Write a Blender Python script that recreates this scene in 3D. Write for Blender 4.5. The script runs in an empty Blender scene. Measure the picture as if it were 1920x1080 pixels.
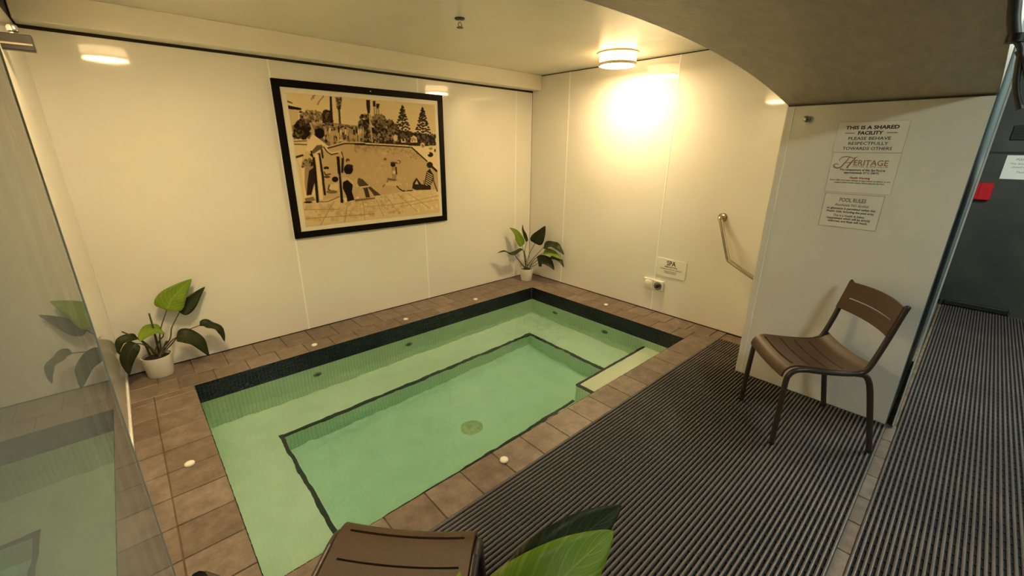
import bpy, bmesh, math, random
import numpy as np
from mathutils import Vector, Matrix
random.seed(7)
SC = bpy.context.scene
COL = SC.collection
# ------------------------------------------------------------------ camera
CAM = np.array([-3.6215, -3.6452, 1.5032])
MROT = np.array([[0.73965253, -0.6729401, 0.00810913],      # right
                 [-0.20682536, -0.23876243, -0.94879701],   # down
                 [0.64041971, 0.70010294, -0.31578231]])    # forward
FPX = 788.93
cd = bpy.data.cameras.new('camera'); cam = bpy.data.objects.new('camera', cd); COL.objects.link(cam)
R3 = Matrix((MROT[0], -MROT[1], -MROT[2])).transposed()
cam.matrix_world = Matrix.Translation(Vector(CAM)) @ R3.to_4x4()
cd.sensor_width = 36.0; cd.lens = FPX / 1920 * 36.0; cd.clip_start = 0.02
SC.camera = cam
# ------------------------------------------------------------------ world, exposure, light levels
w = bpy.data.worlds.new('world'); SC.world = w; w.use_nodes = True
w.node_tree.nodes['Background'].inputs[0].default_value = (0.03, 0.03, 0.035, 1)
w.node_tree.nodes['Background'].inputs[1].default_value = 0.3
SC.view_settings.view_transform = 'Standard'; SC.view_settings.look = 'None'
SC.view_settings.exposure = 0.1; SC.view_settings.gamma = 1.0
SC.view_settings.use_curve_mapping = False
LAMP_L = 133.0                       # radiance of the warm lamp diffusers
LAMP_SIDE = 11.0                    # frosted side band, weaker than the lens below
LAMP_C = (1.0, 0.735, 0.385)
TUBE_L = 95.0                       # cool batten in the corridor
TUBE_C = (0.90, 1.0, 0.88)
SC.cycles.use_denoising = True
SC.cycles.max_bounces = 14; SC.cycles.diffuse_bounces = 6; SC.cycles.glossy_bounces = 6
SC.cycles.transmission_bounces = 10; SC.cycles.transparent_max_bounces = 16
SC.cycles.caustics_refractive = True; SC.cycles.caustics_reflective = True
SC.cycles.blur_glossy = 0.3; SC.cycles.sample_clamp_indirect = 0.0

def ray(px, py):
    return MROT.T @ np.array([(px - 960) / FPX, (py - 540) / FPX, 1.0])
def on_plane(px, py, ax, val):
    d = ray(px, py); return Vector(CAM + d * ((val - CAM[ax]) / d[ax]))
def near(px, py, base, back=0.0):      # point of the upright plane through base (facing the viewer), pushed back
    d = np.array(base)[:2] - CAM[:2]; h = d / np.linalg.norm(d); r = ray(px, py)
    return Vector(CAM + r * ((d @ h + back) / (r[:2] @ h)))

# ------------------------------------------------------------------ materials
def nodes_of(name):
    m = bpy.data.materials.new(name); m.use_nodes = True
    nt = m.node_tree; b = nt.nodes['Principled BSDF']
    return m, nt, b
def mat(name, col, rough=0.5, metal=0.0, noise=0.0, nscale=20.0, bump=0.0, bscale=200.0, spec=0.5, coat=0.0, stretch=None, stain=None):
    m, nt, b = nodes_of(name); N = nt.nodes; L = nt.links
    b.inputs['Base Color'].default_value = (*col, 1); b.inputs['Roughness'].default_value = rough
    b.inputs['Metallic'].default_value = metal; b.inputs['Specular IOR Level'].default_value = spec
    if coat: b.inputs['Coat Weight'].default_value = coat; b.inputs['Coat Roughness'].default_value = 0.06
    tc = N.new('ShaderNodeTexCoord'); src = tc.outputs['Object']
    if stretch:
        mp = N.new('ShaderNodeMapping'); mp.inputs['Scale'].default_value = stretch; L.new(src, mp.inputs[0]); src = mp.outputs[0]
    if noise:
        n = N.new('ShaderNodeTexNoise'); n.inputs['Scale'].default_value = nscale; n.inputs['Detail'].default_value = 5
        L.new(src, n.inputs['Vector'])
        r = N.new('ShaderNodeValToRGB'); e = r.color_ramp.elements
        e[0].position = 0.3; e[1].position = 0.7
        e[0].color = (*[c * (1 - noise) for c in col], 1); e[1].color = (*[min(1, c * (1 + noise)) for c in col], 1)
        L.new(n.outputs[0], r.inputs[0]); L.new(r.outputs[0], b.inputs['Base Color'])
    if bump:
        n2 = N.new('ShaderNodeTexNoise'); n2.inputs['Scale'].default_value = bscale; n2.inputs['Detail'].default_value = 3
        L.new(src, n2.inputs['Vector'])
        bp = N.new('ShaderNodeBump'); bp.inputs['Strength'].default_value = bump; bp.inputs['Distance'].default_value = 0.004
        L.new(n2.outputs[0], bp.inputs['Height']); L.new(bp.outputs[0], b.inputs['Normal'])
    return m
def tile_mat(name, c1, c2, c3):           # each tile gets its own tone through Object Info random
    m, nt, b = nodes_of(name); N = nt.nodes; L = nt.links
    oi = N.new('ShaderNodeObjectInfo'); g = N.new('ShaderNodeNewGeometry')
    n = N.new('ShaderNodeTexNoise'); n.inputs['Scale'].default_value = 13; n.inputs['Detail'].default_value = 9; n.inputs['Roughness'].default_value = 0.72
    L.new(g.outputs['Position'], n.inputs['Vector'])
    r = N.new('ShaderNodeValToRGB'); e = r.color_ramp.elements
    e[0].position = 0.28; e[0].color = (*c1, 1); e[1].position = 0.74; e[1].color = (*c3, 1)
    k = e.new(0.5); k.color = (*c2, 1)
    ad = N.new('ShaderNodeMath'); ad.operation = 'MULTIPLY_ADD'; ad.inputs[1].default_value = 0.16; L.new(oi.outputs['Random'], ad.inputs[0])
    sb = N.new('ShaderNodeMath'); sb.operation = 'SUBTRACT'; sb.inputs[1].default_value = 0.08; L.new(n.outputs[0], sb.inputs[0]); L.new(sb.outputs[0], ad.inputs[2])
    L.new(ad.outputs[0], r.inputs[0]); L.new(r.outputs[0], b.inputs['Base Color'])
    b.inputs['Roughness'].default_value = 0.42
    n2 = N.new('ShaderNodeTexNoise'); n2.inputs['Scale'].default_value = 60; L.new(g.outputs['Position'], n2.inputs['Vector'])
    bp = N.new('ShaderNodeBump'); bp.inputs['Strength'].default_value = 0.25; bp.inputs['Distance'].default_value = 0.003
    L.new(n2.outputs[0], bp.inputs['Height']); L.new(bp.outputs[0], b.inputs['Normal'])
    return m
def mosaic_mat(name, ax, c1, c2, grout, size=0.0247, gap=0.06):
    m, nt, b = nodes_of(name); N = nt.nodes; L = nt.links
    g = N.new('ShaderNodeNewGeometry'); s = N.new('ShaderNodeSeparateXYZ'); L.new(g.outputs['Position'], s.inputs[0])
    c = N.new('ShaderNodeCombineXYZ'); a = {'z': ('X', 'Y'), 'y': ('X', 'Z'), 'x': ('Y', 'Z')}[ax]
    L.new(s.outputs[a[0]], c.inputs[0]); L.new(s.outputs[a[1]], c.inputs[1])
    t = N.new('ShaderNodeTexBrick'); t.offset = 0.0; t.inputs['Scale'].default_value = 1.0
    t.inputs['Brick Width'].default_value = size; t.inputs['Row Height'].default_value = size; t.inputs['Mortar Size'].default_value = size * gap
    t.inputs['Mortar Smooth'].default_value = 0.3; t.inputs['Bias'].default_value = 0.0
    t.inputs['Color1'].default_value = (*c1, 1); t.inputs['Color2'].default_value = (*c2, 1); t.inputs['Mortar'].default_value = (*grout, 1)
    L.new(c.outputs[0], t.inputs['Vector'])
    n = N.new('ShaderNodeTexNoise'); n.inputs['Scale'].default_value = 5; n.inputs['Detail'].default_value = 6; L.new(g.outputs['Position'], n.inputs['Vector'])
    mx = N.new('ShaderNodeMix'); mx.data_type = 'RGBA'; mx.blend_type = 'MULTIPLY'; mx.inputs['Factor'].default_value = 0.35
    r = N.new('ShaderNodeValToRGB'); r.color_ramp.elements[0].position = 0.3; r.color_ramp.elements[1].position = 0.6
    r.color_ramp.elements[0].color = (.75, .8, .75, 1)
    L.new(n.outputs[0], r.inputs[0]); L.new(t.outputs['Color'], mx.inputs['A']); L.new(r.outputs[0], mx.inputs['B'])
    L.new(mx.outputs['Result'], b.inputs['Base Color']); b.inputs['Roughness'].default_value = 0.35
    return m
def emit(name, col, k):
    m, nt, b = nodes_of(name)
    b.inputs['Base Color'].default_value = (*col, 1); b.inputs['Emission Color'].default_value = (*col, 1); b.inputs['Emission Strength'].default_value = k
    return m
def pane_mat(name, tint, ior=1.5, haze_film=0.0):
    m = bpy.data.materials.new(name); m.use_nodes = True; nt = m.node_tree; N = nt.nodes; L = nt.links; N.clear()
    o = N.new('ShaderNodeOutputMaterial'); mx = N.new('ShaderNodeMixShader'); f = N.new('ShaderNodeFresnel'); f.inputs[0].default_value = ior
    t = N.new('ShaderNodeBsdfTransparent'); t.inputs[0].default_value = (*tint, 1); g = N.new('ShaderNodeBsdfGlossy'); g.inputs['Roughness'].default_value = 0.012
    g.inputs['Color'].default_value = (.95, .97, .96, 1)
    L.new(f.outputs[0], mx.inputs[0]); L.new(t.outputs[0], mx.inputs[1]); L.new(g.outputs[0], mx.inputs[2])
    if haze_film:                                  # pale scale coat, mixed in as painted haze to lift the dark reflection
        d = N.new('ShaderNodeBsdfDiffuse'); d.inputs[0].default_value = (.80, .80, .76, 1); m2 = N.new('ShaderNodeMixShader')
        n = N.new('ShaderNodeTexNoise'); n.inputs['Scale'].default_value = 3; n.inputs['Detail'].default_value = 4; tc = N.new('ShaderNodeTexCoord'); L.new(tc.outputs['Object'], n.inputs['Vector'])
        q = N.new('ShaderNodeMapRange'); q.inputs['To Min'].default_value = haze_film * .8; q.inputs['To Max'].default_value = haze_film * 1.2; L.new(n.outputs[0], q.inputs[0]); L.new(q.outputs[0], m2.inputs[0])
        L.new(mx.outputs[0], m2.inputs[1]); L.new(d.outputs[0], m2.inputs[2]); L.new(m2.outputs[0], o.inputs[0])
    else: L.new(mx.outputs[0], o.inputs[0])
    return m
def water_mat():
    m = bpy.data.materials.new('pool_water'); m.use_nodes = True; nt = m.node_tree; N = nt.nodes; L = nt.links; N.clear()
    o = N.new('ShaderNodeOutputMaterial'); g = N.new('ShaderNodeBsdfGlass'); g.inputs['IOR'].default_value = 1.333; g.inputs['Roughness'].default_value = 0.0
    v = N.new('ShaderNodeVolumeAbsorption'); v.inputs['Color'].default_value = WATER_C; v.inputs['Density'].default_value = WATER_D
    ge = N.new('ShaderNodeNewGeometry'); n = N.new('ShaderNodeTexNoise'); n.inputs['Scale'].default_value = 7.0; n.inputs['Detail'].default_value = 1.5
    L.new(ge.outputs['Position'], n.inputs['Vector'])
    bp = N.new('ShaderNodeBump'); bp.inputs['Strength'].default_value = 1.0; bp.inputs['Distance'].default_value = 0.0048
    L.new(n.outputs[0], bp.inputs['Height']); L.new(bp.outputs[0], g.inputs['Normal'])
    L.new(g.outputs[0], o.inputs['Surface']); L.new(v.outputs[0], o.inputs['Volume'])
    return m
WATER_C = (0.54, 0.935, 0.91, 1); WATER_D = 1.0
M = {}
M['panel'] = mat('glossy_wall_panel', (.81, .79, .73), 0.055, noise=.02, nscale=1.2, spec=.5)
M['joiner'] = mat('joint_strip', (.95, .94, .90), 0.3)
M['dark_gap'] = mat('dark_gap', (.02, .017, .013), 0.8)
M['ceiling'] = mat('ceiling_paint', (.80, .76, .66), 0.32, noise=.04, nscale=2.0, bump=.06, bscale=30)
M['bulkhead'] = mat('bulkhead_paint', (.90, .85, .74), 0.4, noise=.03, nscale=3)
M['soffit'] = mat('arch_concrete_paint', (.46, .39, .28), 0.45, noise=.12, nscale=9, bump=.35, bscale=45, stretch=(1, 3, 1))
M['corridor'] = mat('corridor_wall', (.045, .046, .038), 0.5, noise=.25, nscale=4)
M['corridor_ceiling'] = mat('corridor_ceiling', (.05, .055, .06), 0.7, noise=.2, nscale=4)
M['lining_paint'] = mat('corridor_lining_paint', (.13, .16, .165), 0.3, noise=.1, nscale=5)
M['screed'] = mat('screed', (.22, .17, .11), 0.8, noise=.2, nscale=12)
M['grout'] = mat('grout', (.17, .12, .075), 0.85, noise=.35, nscale=14)
M['tile'] = tile_mat('brown_tile', (.110, .078, .056), (.180, .133, .099), (.275, .218, .175))
M['black_mosaic'] = mat('black_mosaic', (.010, .012, .017), 0.16, noise=.5, nscale=40)
M['black_grout'] = mat('black_grout', (.035, .037, .04), 0.7)
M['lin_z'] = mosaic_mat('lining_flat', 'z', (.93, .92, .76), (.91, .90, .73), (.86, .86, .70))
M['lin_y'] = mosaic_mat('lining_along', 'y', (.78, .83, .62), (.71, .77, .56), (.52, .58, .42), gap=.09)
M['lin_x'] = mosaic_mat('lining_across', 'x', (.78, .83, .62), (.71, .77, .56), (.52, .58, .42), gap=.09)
M['trim_mosaic'] = mat('dark_edge_mosaic', (.012, .02, .02), 0.3, noise=.5, nscale=60)
M['rib'] = mat('mat_rib', (.125, .106, .094), 0.42, noise=.25, nscale=9, stretch=(.3, 1, 1))
M['bars_gap_shade'] = mat('mat_bars_gap_shade', (.006, .006, .007), 0.9)  # black of the cross bars, also painted shade between the ribs
M['chair'] = mat('brown_resin', (.072, .038, .018), 0.42, noise=.10, nscale=120, bump=.12, bscale=700)
M['chair_dark'] = mat('dark_resin_frame', (.042, .030, .022), 0.38, noise=.1, nscale=90)
M['foot'] = mat('rubber_foot', (.015, .014, .013), 0.7)
M['pot'] = mat('white_pot', (.78, .75, .69), 0.32, noise=.02, nscale=8)
M['soil'] = mat('soil', (.02, .015, .011), 0.95, noise=.5, nscale=80, bump=.8, bscale=90)
M['stem'] = mat('stem', (.075, .07, .025), 0.5, noise=.25, nscale=20)
M['steel'] = mat('brushed_steel', (.62, .53, .43), 0.24, 1.0, noise=.05, nscale=40)
M['chrome'] = mat('chrome', (.75, .72, .68), 0.08, 1.0)
M['dark_metal'] = mat('dark_metal', (.022, .019, .017), 0.42, .3, noise=.2, nscale=30)
M['frame'] = mat('black_frame', (.005, .0035, .003), 0.5, noise=.2, nscale=30, spec=.12)
M['mat_board'] = mat('cream_border', (.80, .74, .58), 0.4)
M['paper'] = mat('paper', (.84, .82, .75), 0.42, noise=.02, nscale=10)
M['paper_edge'] = mat('sign_edge', (.36, .31, .23), 0.5)
M['ink'] = mat('black_ink', (.02, .018, .016), 0.5)
M['ink_grey'] = mat('grey_ink', (.10, .09, .08), 0.5)
M['ink_copper'] = mat('copper_ink', (.38, .19, .06), 0.5)
M['ink_red'] = mat('red_ink', (.55, .07, .04), 0.5)
M['white_plastic'] = mat('white_plastic', (.80, .77, .70), 0.25)
M['cap'] = mat('cream_cap', (.88, .82, .66), 0.35)
M['lamp_trim'] = mat('lamp_trim', (.85, .74, .56), 0.4)
M['lamp'] = emit('lamp_lens', LAMP_C, LAMP_L); M['lamp_side'] = emit('lamp_side_band', LAMP_C, LAMP_SIDE)
M['tube'] = emit('tube_diffuser', TUBE_C, TUBE_L)
M['glass'] = pane_mat('door_glass', (.93, .94, .925), 1.22, haze_film=.13)
M['glass_clear'] = pane_mat('leaf_glass', (.90, .94, .93), 1.4)
M['glass_edge'] = mat('glass_edge', (.30, .33, .31), 0.15)
M['glass_edge_bright'] = mat('polished_glass_edge', (.62, .72, .78), 0.12)
M['glass_dark_seal'] = mat('edge_seal', (.03, .025, .02), 0.5)
M['red'] = mat('red_plastic', (.55, .012, .02), 0.35)
M['drain'] = mat('drain_cover', (.66, .57, .31), 0.4, noise=.2, nscale=30)
M['jet'] = mat('jet_fitting', (.22, .22, .13), 0.4)
M['drain_hole'] = mat('drain_hole', (.05, .06, .04), 0.8)
M['pipe'] = mat('grey_conduit', (.03, .032, .034), 0.5, noise=.3, nscale=30)
M['black_rubber'] = mat('black_rubber', (.006, .006, .007), 0.6)
M['water'] = water_mat()
def leaf_mat(name, base, vein, edge):
    m, nt, b = nodes_of(name); N = nt.nodes; L = nt.links
    a = N.new('ShaderNodeAttribute'); a.attribute_name = 'leafuv'; a.attribute_type = 'GEOMETRY'
    s = N.new('ShaderNodeSeparateXYZ'); L.new(a.outputs['Vector'], s.inputs[0])
    def mth(op, x, y=None, c=None):
        n = N.new('ShaderNodeMath'); n.operation = op
        for i, q in enumerate((x, y, c)):
            if q is None: continue
            if isinstance(q, (int, float)): n.inputs[i].default_value = q
            else: L.new(q, n.inputs[i])
        return n.outputs[0]
    av = mth('ABSOLUTE', s.outputs['Y'])
    ph = mth('SUBTRACT', s.outputs['X'], mth('MULTIPLY', av, 0.30))       # side veins sweep to the tip
    fr = mth('ABSOLUTE', mth('SUBTRACT', mth('FRACT', mth('MULTIPLY', ph, 9.0)), 0.5))
    side = mth('SUBTRACT', 1.0, mth('MINIMUM', mth('MULTIPLY', fr, 7.0), 1.0))
    fr2 = mth('ABSOLUTE', mth('SUBTRACT', mth('FRACT', mth('MULTIPLY', ph, 36.0)), 0.5))
    fine = mth('MULTIPLY', mth('SUBTRACT', 1.0, mth('MINIMUM', mth('MULTIPLY', fr2, 4.0), 1.0)), 0.25)
    mid = mth('SUBTRACT', 1.0, mth('MINIMUM', mth('MULTIPLY', av, 16.0), 1.0))
    v = mth('MINIMUM', mth('ADD', mth('MAXIMUM', mth('MULTIPLY', side, 0.55), mid), fine), 1.0)
    g = N.new('ShaderNodeTexNoise'); g.inputs['Scale'].default_value = 4; tc = N.new('ShaderNodeTexCoord'); L.new(tc.outputs['Object'], g.inputs['Vector'])
    m0 = N.new('ShaderNodeMix'); m0.data_type = 'RGBA'; m0.inputs['A'].default_value = (*base, 1); m0.inputs['B'].default_value = (*edge, 1)
    gr = mth('MULTIPLY', mth('POWER', av, 2.0), 0.6); L.new(mth('MINIMUM', mth('ADD', gr, mth('MULTIPLY', g.outputs[0], .35)), 1.0), m0.inputs['Factor'])
    mx = N.new('ShaderNodeMix'); mx.data_type = 'RGBA'; L.new(m0.outputs['Result'], mx.inputs['A']); mx.inputs['B'].default_value = (*vein, 1)
    L.new(mth('MULTIPLY', v, 0.7), mx.inputs['Factor']); L.new(mx.outputs['Result'], b.inputs['Base Color'])
    b.inputs['Roughness'].default_value = 0.4; b.inputs['Specular IOR Level'].default_value = .16
    bp = N.new('ShaderNodeBump'); bp.inputs['Strength'].default_value = .25; bp.inputs['Distance'].default_value = .003; L.new(v, bp.inputs['Height']); L.new(bp.outputs[0], b.inputs['Normal'])
    return m
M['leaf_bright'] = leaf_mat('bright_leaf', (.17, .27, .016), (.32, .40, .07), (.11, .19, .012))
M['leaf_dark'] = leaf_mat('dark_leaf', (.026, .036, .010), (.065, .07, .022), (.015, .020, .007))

# ------------------------------------------------------------------ mesh helpers
def mesh(name, verts, faces, smooth=False):
    me = bpy.data.meshes.new(name); me.from_pydata([tuple(v) for v in verts], [], faces); me.update()
    if smooth: me.polygons.foreach_set('use_smooth', [True] * len(me.polygons))
    return me
def put(name, me, m=None, parent=None, loc=(0, 0, 0), rot=(0, 0, 0), label=None, cat=None, group=None, kind=None):
    if m is not None and not me.materials: me.materials.append(m)
    o = bpy.data.objects.new(name, me); COL.objects.link(o); o.location = loc; o.rotation_euler = rot
    if parent is not None: o.parent = parent
    tag(o, label, cat, group, kind); return o
def tag(o, label=None, cat=None, group=None, kind=None):
    if label: o['label'] = label
    if cat: o['category'] = cat
    if group: o['group'] = group
    if kind: o['kind'] = kind
def thing(name, label, cat, loc=(0, 0, 0), rz=0.0, group=None, kind=None):
    o = bpy.data.objects.new(name, None); COL.objects.link(o); o.location = loc; o.rotation_euler = (0, 0, rz); o.empty_display_size = .1
    tag(o, label, cat, group, kind); return o
class MB:
    def __init__(s): s.v = []; s.f = []
    def add(s, v, f):
        n = len(s.v); s.v += [tuple(p) for p in v]; s.f += [tuple(i + n for i in q) for q in f]; return s
    def box(s, x0, x1, y0, y1, z0, z1, c=0.0):
        if c <= 0:
            v = [(x, y, z) for z in (z0, z1) for y in (y0, y1) for x in (x0, x1)]
            return s.add(v, [(0, 2, 3, 1), (4, 5, 7, 6), (0, 1, 5, 4), (2, 6, 7, 3), (0, 4, 6, 2), (1, 3, 7, 5)])
        v = []                     # chamfered box: three corners per corner
        for z, dz in ((z0, c), (z1, -c)):
            for y, dy in ((y0, c), (y1, -c)):
                for x, dx in ((x0, c), (x1, -c)):
                    v += [(x, y + dy, z + dz), (x + dx, y, z + dz), (x + dx, y + dy, z)]
        me = bmesh.new(); [me.verts.new(p) for p in v]; r = bmesh.ops.convex_hull(me, input=list(me.verts)); bmesh.ops.dissolve_limit(me, angle_limit=.01, verts=me.verts, edges=me.edges)
        me.verts.index_update(); vv = [tuple(q.co) for q in me.verts]; ff = [[q.index for q in fa.verts] for fa in me.faces]; me.free()
        return s.add(vv, ff)
    def prism(s, ring0, ring1, cap=True):
        n = len(ring0); f = [(i, (i + 1) % n, n + (i + 1) % n, n + i) for i in range(n)]
        if cap: f += [tuple(range(n - 1, -1, -1)), tuple(range(n, 2 * n))]
        return s.add(list(ring0) + list(ring1), f)
    def tube(s, pts, r, n=10, flat=1.0, cap=True):
        pts = [Vector(p) for p in pts]; rs = r if isinstance(r, (list, tuple)) else [r] * len(pts)
        t0 = (pts[1] - pts[0]).normalized(); u = t0.orthogonal().normalized() if abs(t0.z) > .9 or True else None
        if abs(t0.x) < .9: u = (Vector((1, 0, 0)) - t0 * t0.x).normalized()
        rings = []
        for i, p in enumerate(pts):
            t = (pts[min(i + 1, len(pts) - 1)] - pts[max(i - 1, 0)]).normalized()
            u = (u - t * u.dot(t)).normalized(); w_ = t.cross(u)
            rings.append([p + (u * math.cos(a) * flat + w_ * math.sin(a)) * rs[i] for a in [2 * math.pi * k / n for k in range(n)]])
        v = [q for rg in rings for q in rg]; f = []
        for i in range(len(pts) - 1):
            for k in range(n): f.append((i * n + k, i * n + (k + 1) % n, (i + 1) * n + (k + 1) % n, (i + 1) * n + k))
        if cap: f += [tuple(range(n - 1, -1, -1)), tuple(range((len(pts) - 1) * n, len(pts) * n))]
        return s.add(v, f)
    def lathe(s, prof, n=32, axis='z', c=(0, 0, 0)):
        v = []
        for r, h in prof:
            for k in range(n):
                a = 2 * math.pi * k / n; x, y = r * math.cos(a), r * math.sin(a)
                p = {'z': (x, y, h), 'x': (h, x, y), 'y': (x, h, y)}[axis]
                v.append((p[0] + c[0], p[1] + c[1], p[2] + c[2]))
        f = []
        for i in range(len(prof) - 1):
            for k in range(n): f.append((i * n + k, i * n + (k + 1) % n, (i + 1) * n + (k + 1) % n, (i + 1) * n + k))
        f.append(tuple(range(n - 1, -1, -1))); f.append(tuple(range((len(prof) - 1) * n, len(prof) * n)))
        return s.add(v, f)
    def me(s, name, smooth=False):
        m = mesh(name, s.v, s.f, smooth); b = bmesh.new(); b.from_mesh(m); bmesh.ops.recalc_face_normals(b, faces=b.faces); b.to_mesh(m); b.free(); return m
    def put(s, name, m, parent=None, smooth=False, **k):
        o = put(name, s.me(name, smooth), m, parent, **k)
        if smooth == 'auto' or smooth is True:
            try: s_ = o.data; s_.set_sharp_from_angle(angle=math.radians(40))
            except Exception: pass
        return o
def box(name, x0, x1, y0, y1, z0, z1, m, parent=None, c=0.0, **k):
    return MB().box(x0, x1, y0, y1, z0, z1, c).put(name, m, parent, **k)
def smooth_path(pts, n=6):                   # Catmull-Rom
    P = [Vector(p) for p in pts]; P = [P[0] * 2 - P[1]] + P + [P[-1] * 2 - P[-2]]; out = []
    for i in range(1, len(P) - 2):
        for k in range(n):
            t = k / n; a, b, c, d = P[i - 1:i + 3]
            out.append(0.5 * ((2 * b) + (c - a) * t + (2 * a - 5 * b + 4 * c - d) * t * t + (3 * b - a - 3 * c + d) * t ** 3))
    out.append(P[-2]); return out
def text_mesh(body, size, bold=0.0, align='CENTER', width=None, shear=0.0):
    cu = bpy.data.curves.new('lettering', 'FONT'); cu.body = body; cu.size = size; cu.align_x = align; cu.offset = bold; cu.resolution_u = 2; cu.shear = shear; cu.extrude = 0.0
    o = bpy.data.objects.new('tmp', cu); COL.objects.link(o)
    dg = bpy.context.evaluated_depsgraph_get(); dg.update(); me = bpy.data.meshes.new_from_object(o.evaluated_get(dg))
    bpy.data.objects.remove(o); bpy.data.curves.remove(cu)
    if width:
        xs = [v.co.x for v in me.vertices]
        if xs:
            k = width / (max(xs) - min(xs))
            for v in me.vertices: v.co.x *= k
    me.materials.clear(); return me

# ------------------------------------------------------------------ dimensions
ZC = 2.248; XL = -3.85; PX0, PX1, PY0, PY1 = -3.53, -0.375, -2.25, -0.44   # pool opening
YA0, YA1 = -3.585, -2.75         # thick wall with the arched opening
XJ = -0.632                       # right jamb face
# ------------------------------------------------------------------ setting: walls, ceiling
wb = box('wall_back', XL - .1, .1, 0.006, .12, -.1, ZC + .1, M['dark_gap'], kind='structure')
def panel_y(x0, x1, z0=0.004, z1=2.086): box('wall_panel', x0 + (.0015 if x0 > XL else -.012), x1 - .0015, 0, .012, z0, z1, M['panel'], wb, c=.0012)
for a, b in ((XL, -2.66), (-2.66, -1.46), (-1.46, -.25), (-.25, 0)): panel_y(a, b)
for x in (-2.66, -1.46, -.25): box('joint_strip', x - .006, x + .006, -.002, .004, 0.004, 2.086, M['joiner'], wb)
wr = box('wall_right', .006, .12, YA1 - .05, .1, -.1, ZC + .1, M['dark_gap'], kind='structure')
for a, b in ((0, -.535), (-.535, -1.712), (-1.712, YA1)): box('wall_panel', 0, .012, b + .0015, a - .0015, .006, ZC - .008, M['panel'], wr, c=.0012)
for y in (-.535, -1.712): box('joint_strip', -.002, .004, y - .006, y + .006, .006, ZC - .008, M['joiner'], wr)
wl = box('wall_left', XL - .12, XL - .006, -3.62, .1, -.1, ZC + .1, M['dark_gap'], kind='structure')
for a, b in ((0, -1.2), (-1.2, -2.4), (-2.4, YA0)): box('wall_panel', XL - .012, XL, b + (.0015 if b > -3 else 0), a - (.0015 if a < 0 else -.012), .03, 2.086 if a > -2 else 1.70, M['panel'], wl, c=.0012)
box('skirting_strip', XL - .002, XL + .006, YA0, 0, .0, .03, M['joiner'], wl)
box('ceiling', XL - .1, .1, YA1 - .02, .1, ZC, ZC + .1, M['ceiling'], kind='structure')
box('trim_1', XL, -.0005, -.135, .004, 2.104, ZC, M['bulkhead'], c=.004, kind='structure', label='cream bulkhead running along the top of the picture wall')
# thick front wall: pier on the right and a shallow arch over the opening
wf = box('wall_front', XJ + .006, 2.46, YA0 + .006, YA1 - .006, -.1, ZC, M['corridor'], kind='structure')
box('wall_panel', XJ, XJ + .01, YA0 + .004, YA1 - .004, .004, 1.744, M['panel'], wf, c=.0015)
box('edge_strip', XJ - .002, XJ + .004, YA1 - .045, YA1 - .038, .004, 1.744, M['joiner'], wf)
box('return_panel', XJ + .004, .0, YA1 - .006, YA1, .004, 1.744, M['panel'], wf)
box('corridor_lining', XJ + .01, 2.46, YA0, YA0 + .007, -.0, ZC, M['lining_paint'], wf)
arc = []
xc, half, zs, zt = -2.245, 1.605, 1.757, 1.908
Rr = (half ** 2 + (zt - zs) ** 2) / (2 * (zt - zs))
for i in range(41):
    x = XL + (XJ + .06 - XL) * i / 40
    arc.append((x, zt - Rr + math.sqrt(max(0, Rr * Rr - (x - xc) ** 2))))
mb = MB(); ring = lambda y: [(x, y, z) for x, z in arc] + [(XJ + .06, y, ZC), (XL, y, ZC)]
mb.prism(ring(YA1), ring(YA0)); mb.put('arch', M['soffit'], wf, smooth=True)
# corridor beyond the opening
box('wall_far', 2.46, 2.6, -5.4, YA0, -.1, 2.6, M['corridor'], kind='structure')
box('wall_near', -5.3, 2.5, -5.5, -5.3, -.1, 2.6, M['corridor'], kind='structure')
box('wall_corridor_end', -5.4, -5.2, -5.4, -3.5, -.1, 2.6, M['corridor'], kind='structure')
box('wall_corridor', -5.3, XL - .12, -3.62, -3.5, -.1, 2.6, M['corridor'], kind='structure')
box('ceiling_corridor', -5.4, 2.6, -5.5, YA0 + .02, 2.42, 2.55, M['corridor_ceiling'], kind='structure')
box('wall_over_arch', XL - .12, 2.46, YA0 + .001, YA0 + .1, ZC, 2.45, M['corridor'], kind='structure')
# ------------------------------------------------------------------ floor: screed around the pool, then the tiles on it
mb = MB()
for q in ((-5.3, 2.5, -5.4, PY0 - .002), (XL - .1, .1, PY1 + .002, .1), (XL - .1, PX0 - .002, PY0, PY1), (PX1 + .002, .1, PY0, PY1)):
    mb.box(q[0], q[1], q[2], q[3], -.10, -.008)
fl = mb.put('floor', M['grout'], kind='structure')
tiles = {}
def tile(x0, x1, y0, y1, z=0.0, name='coping_tile'):
    if x1 - x0 < .012 or y1 - y0 < .012: return
    key = (round(x1 - x0, 3), round(y1 - y0, 3))
    if key not in tiles:
        a, b = key[0] / 2 - .002, key[1] / 2 - .002
        tiles[key] = MB().box(-a, a, -b, b, -.014, 0, .002).me('tile'); tiles[key].materials.append(M['tile'])
    o = put(name, tiles[key], None, fl, ((x0 + x1) / 2, (y0 + y1) / 2, z + random.uniform(-.0007, .0007)), (random.uniform(-.003, .003), random.uniform(-.003, .003), random.uniform(-.002, .002)))
def run(a, b, step, start):
    e = [a]; x = start
    while x < b - .01:
        if x > a + .01: e.append(x)
        x += step
    return list(zip(e, e[1:] + [b]))
for x0, x1 in run(-3.74, -.17, .2005, -3.68): tile(x0, x1, -2.44, PY0 + .004)                 # front row
for x0, x1 in run(XL, -.001, .2, -3.60):                                                       # back rows
    tile(x0, x1, PY1 - .004, -.262)
for x0, x1 in run(XL, -.001, .2, -3.70): tile(x0, x1, -.262, -.004, name='floor_tile')
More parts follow.
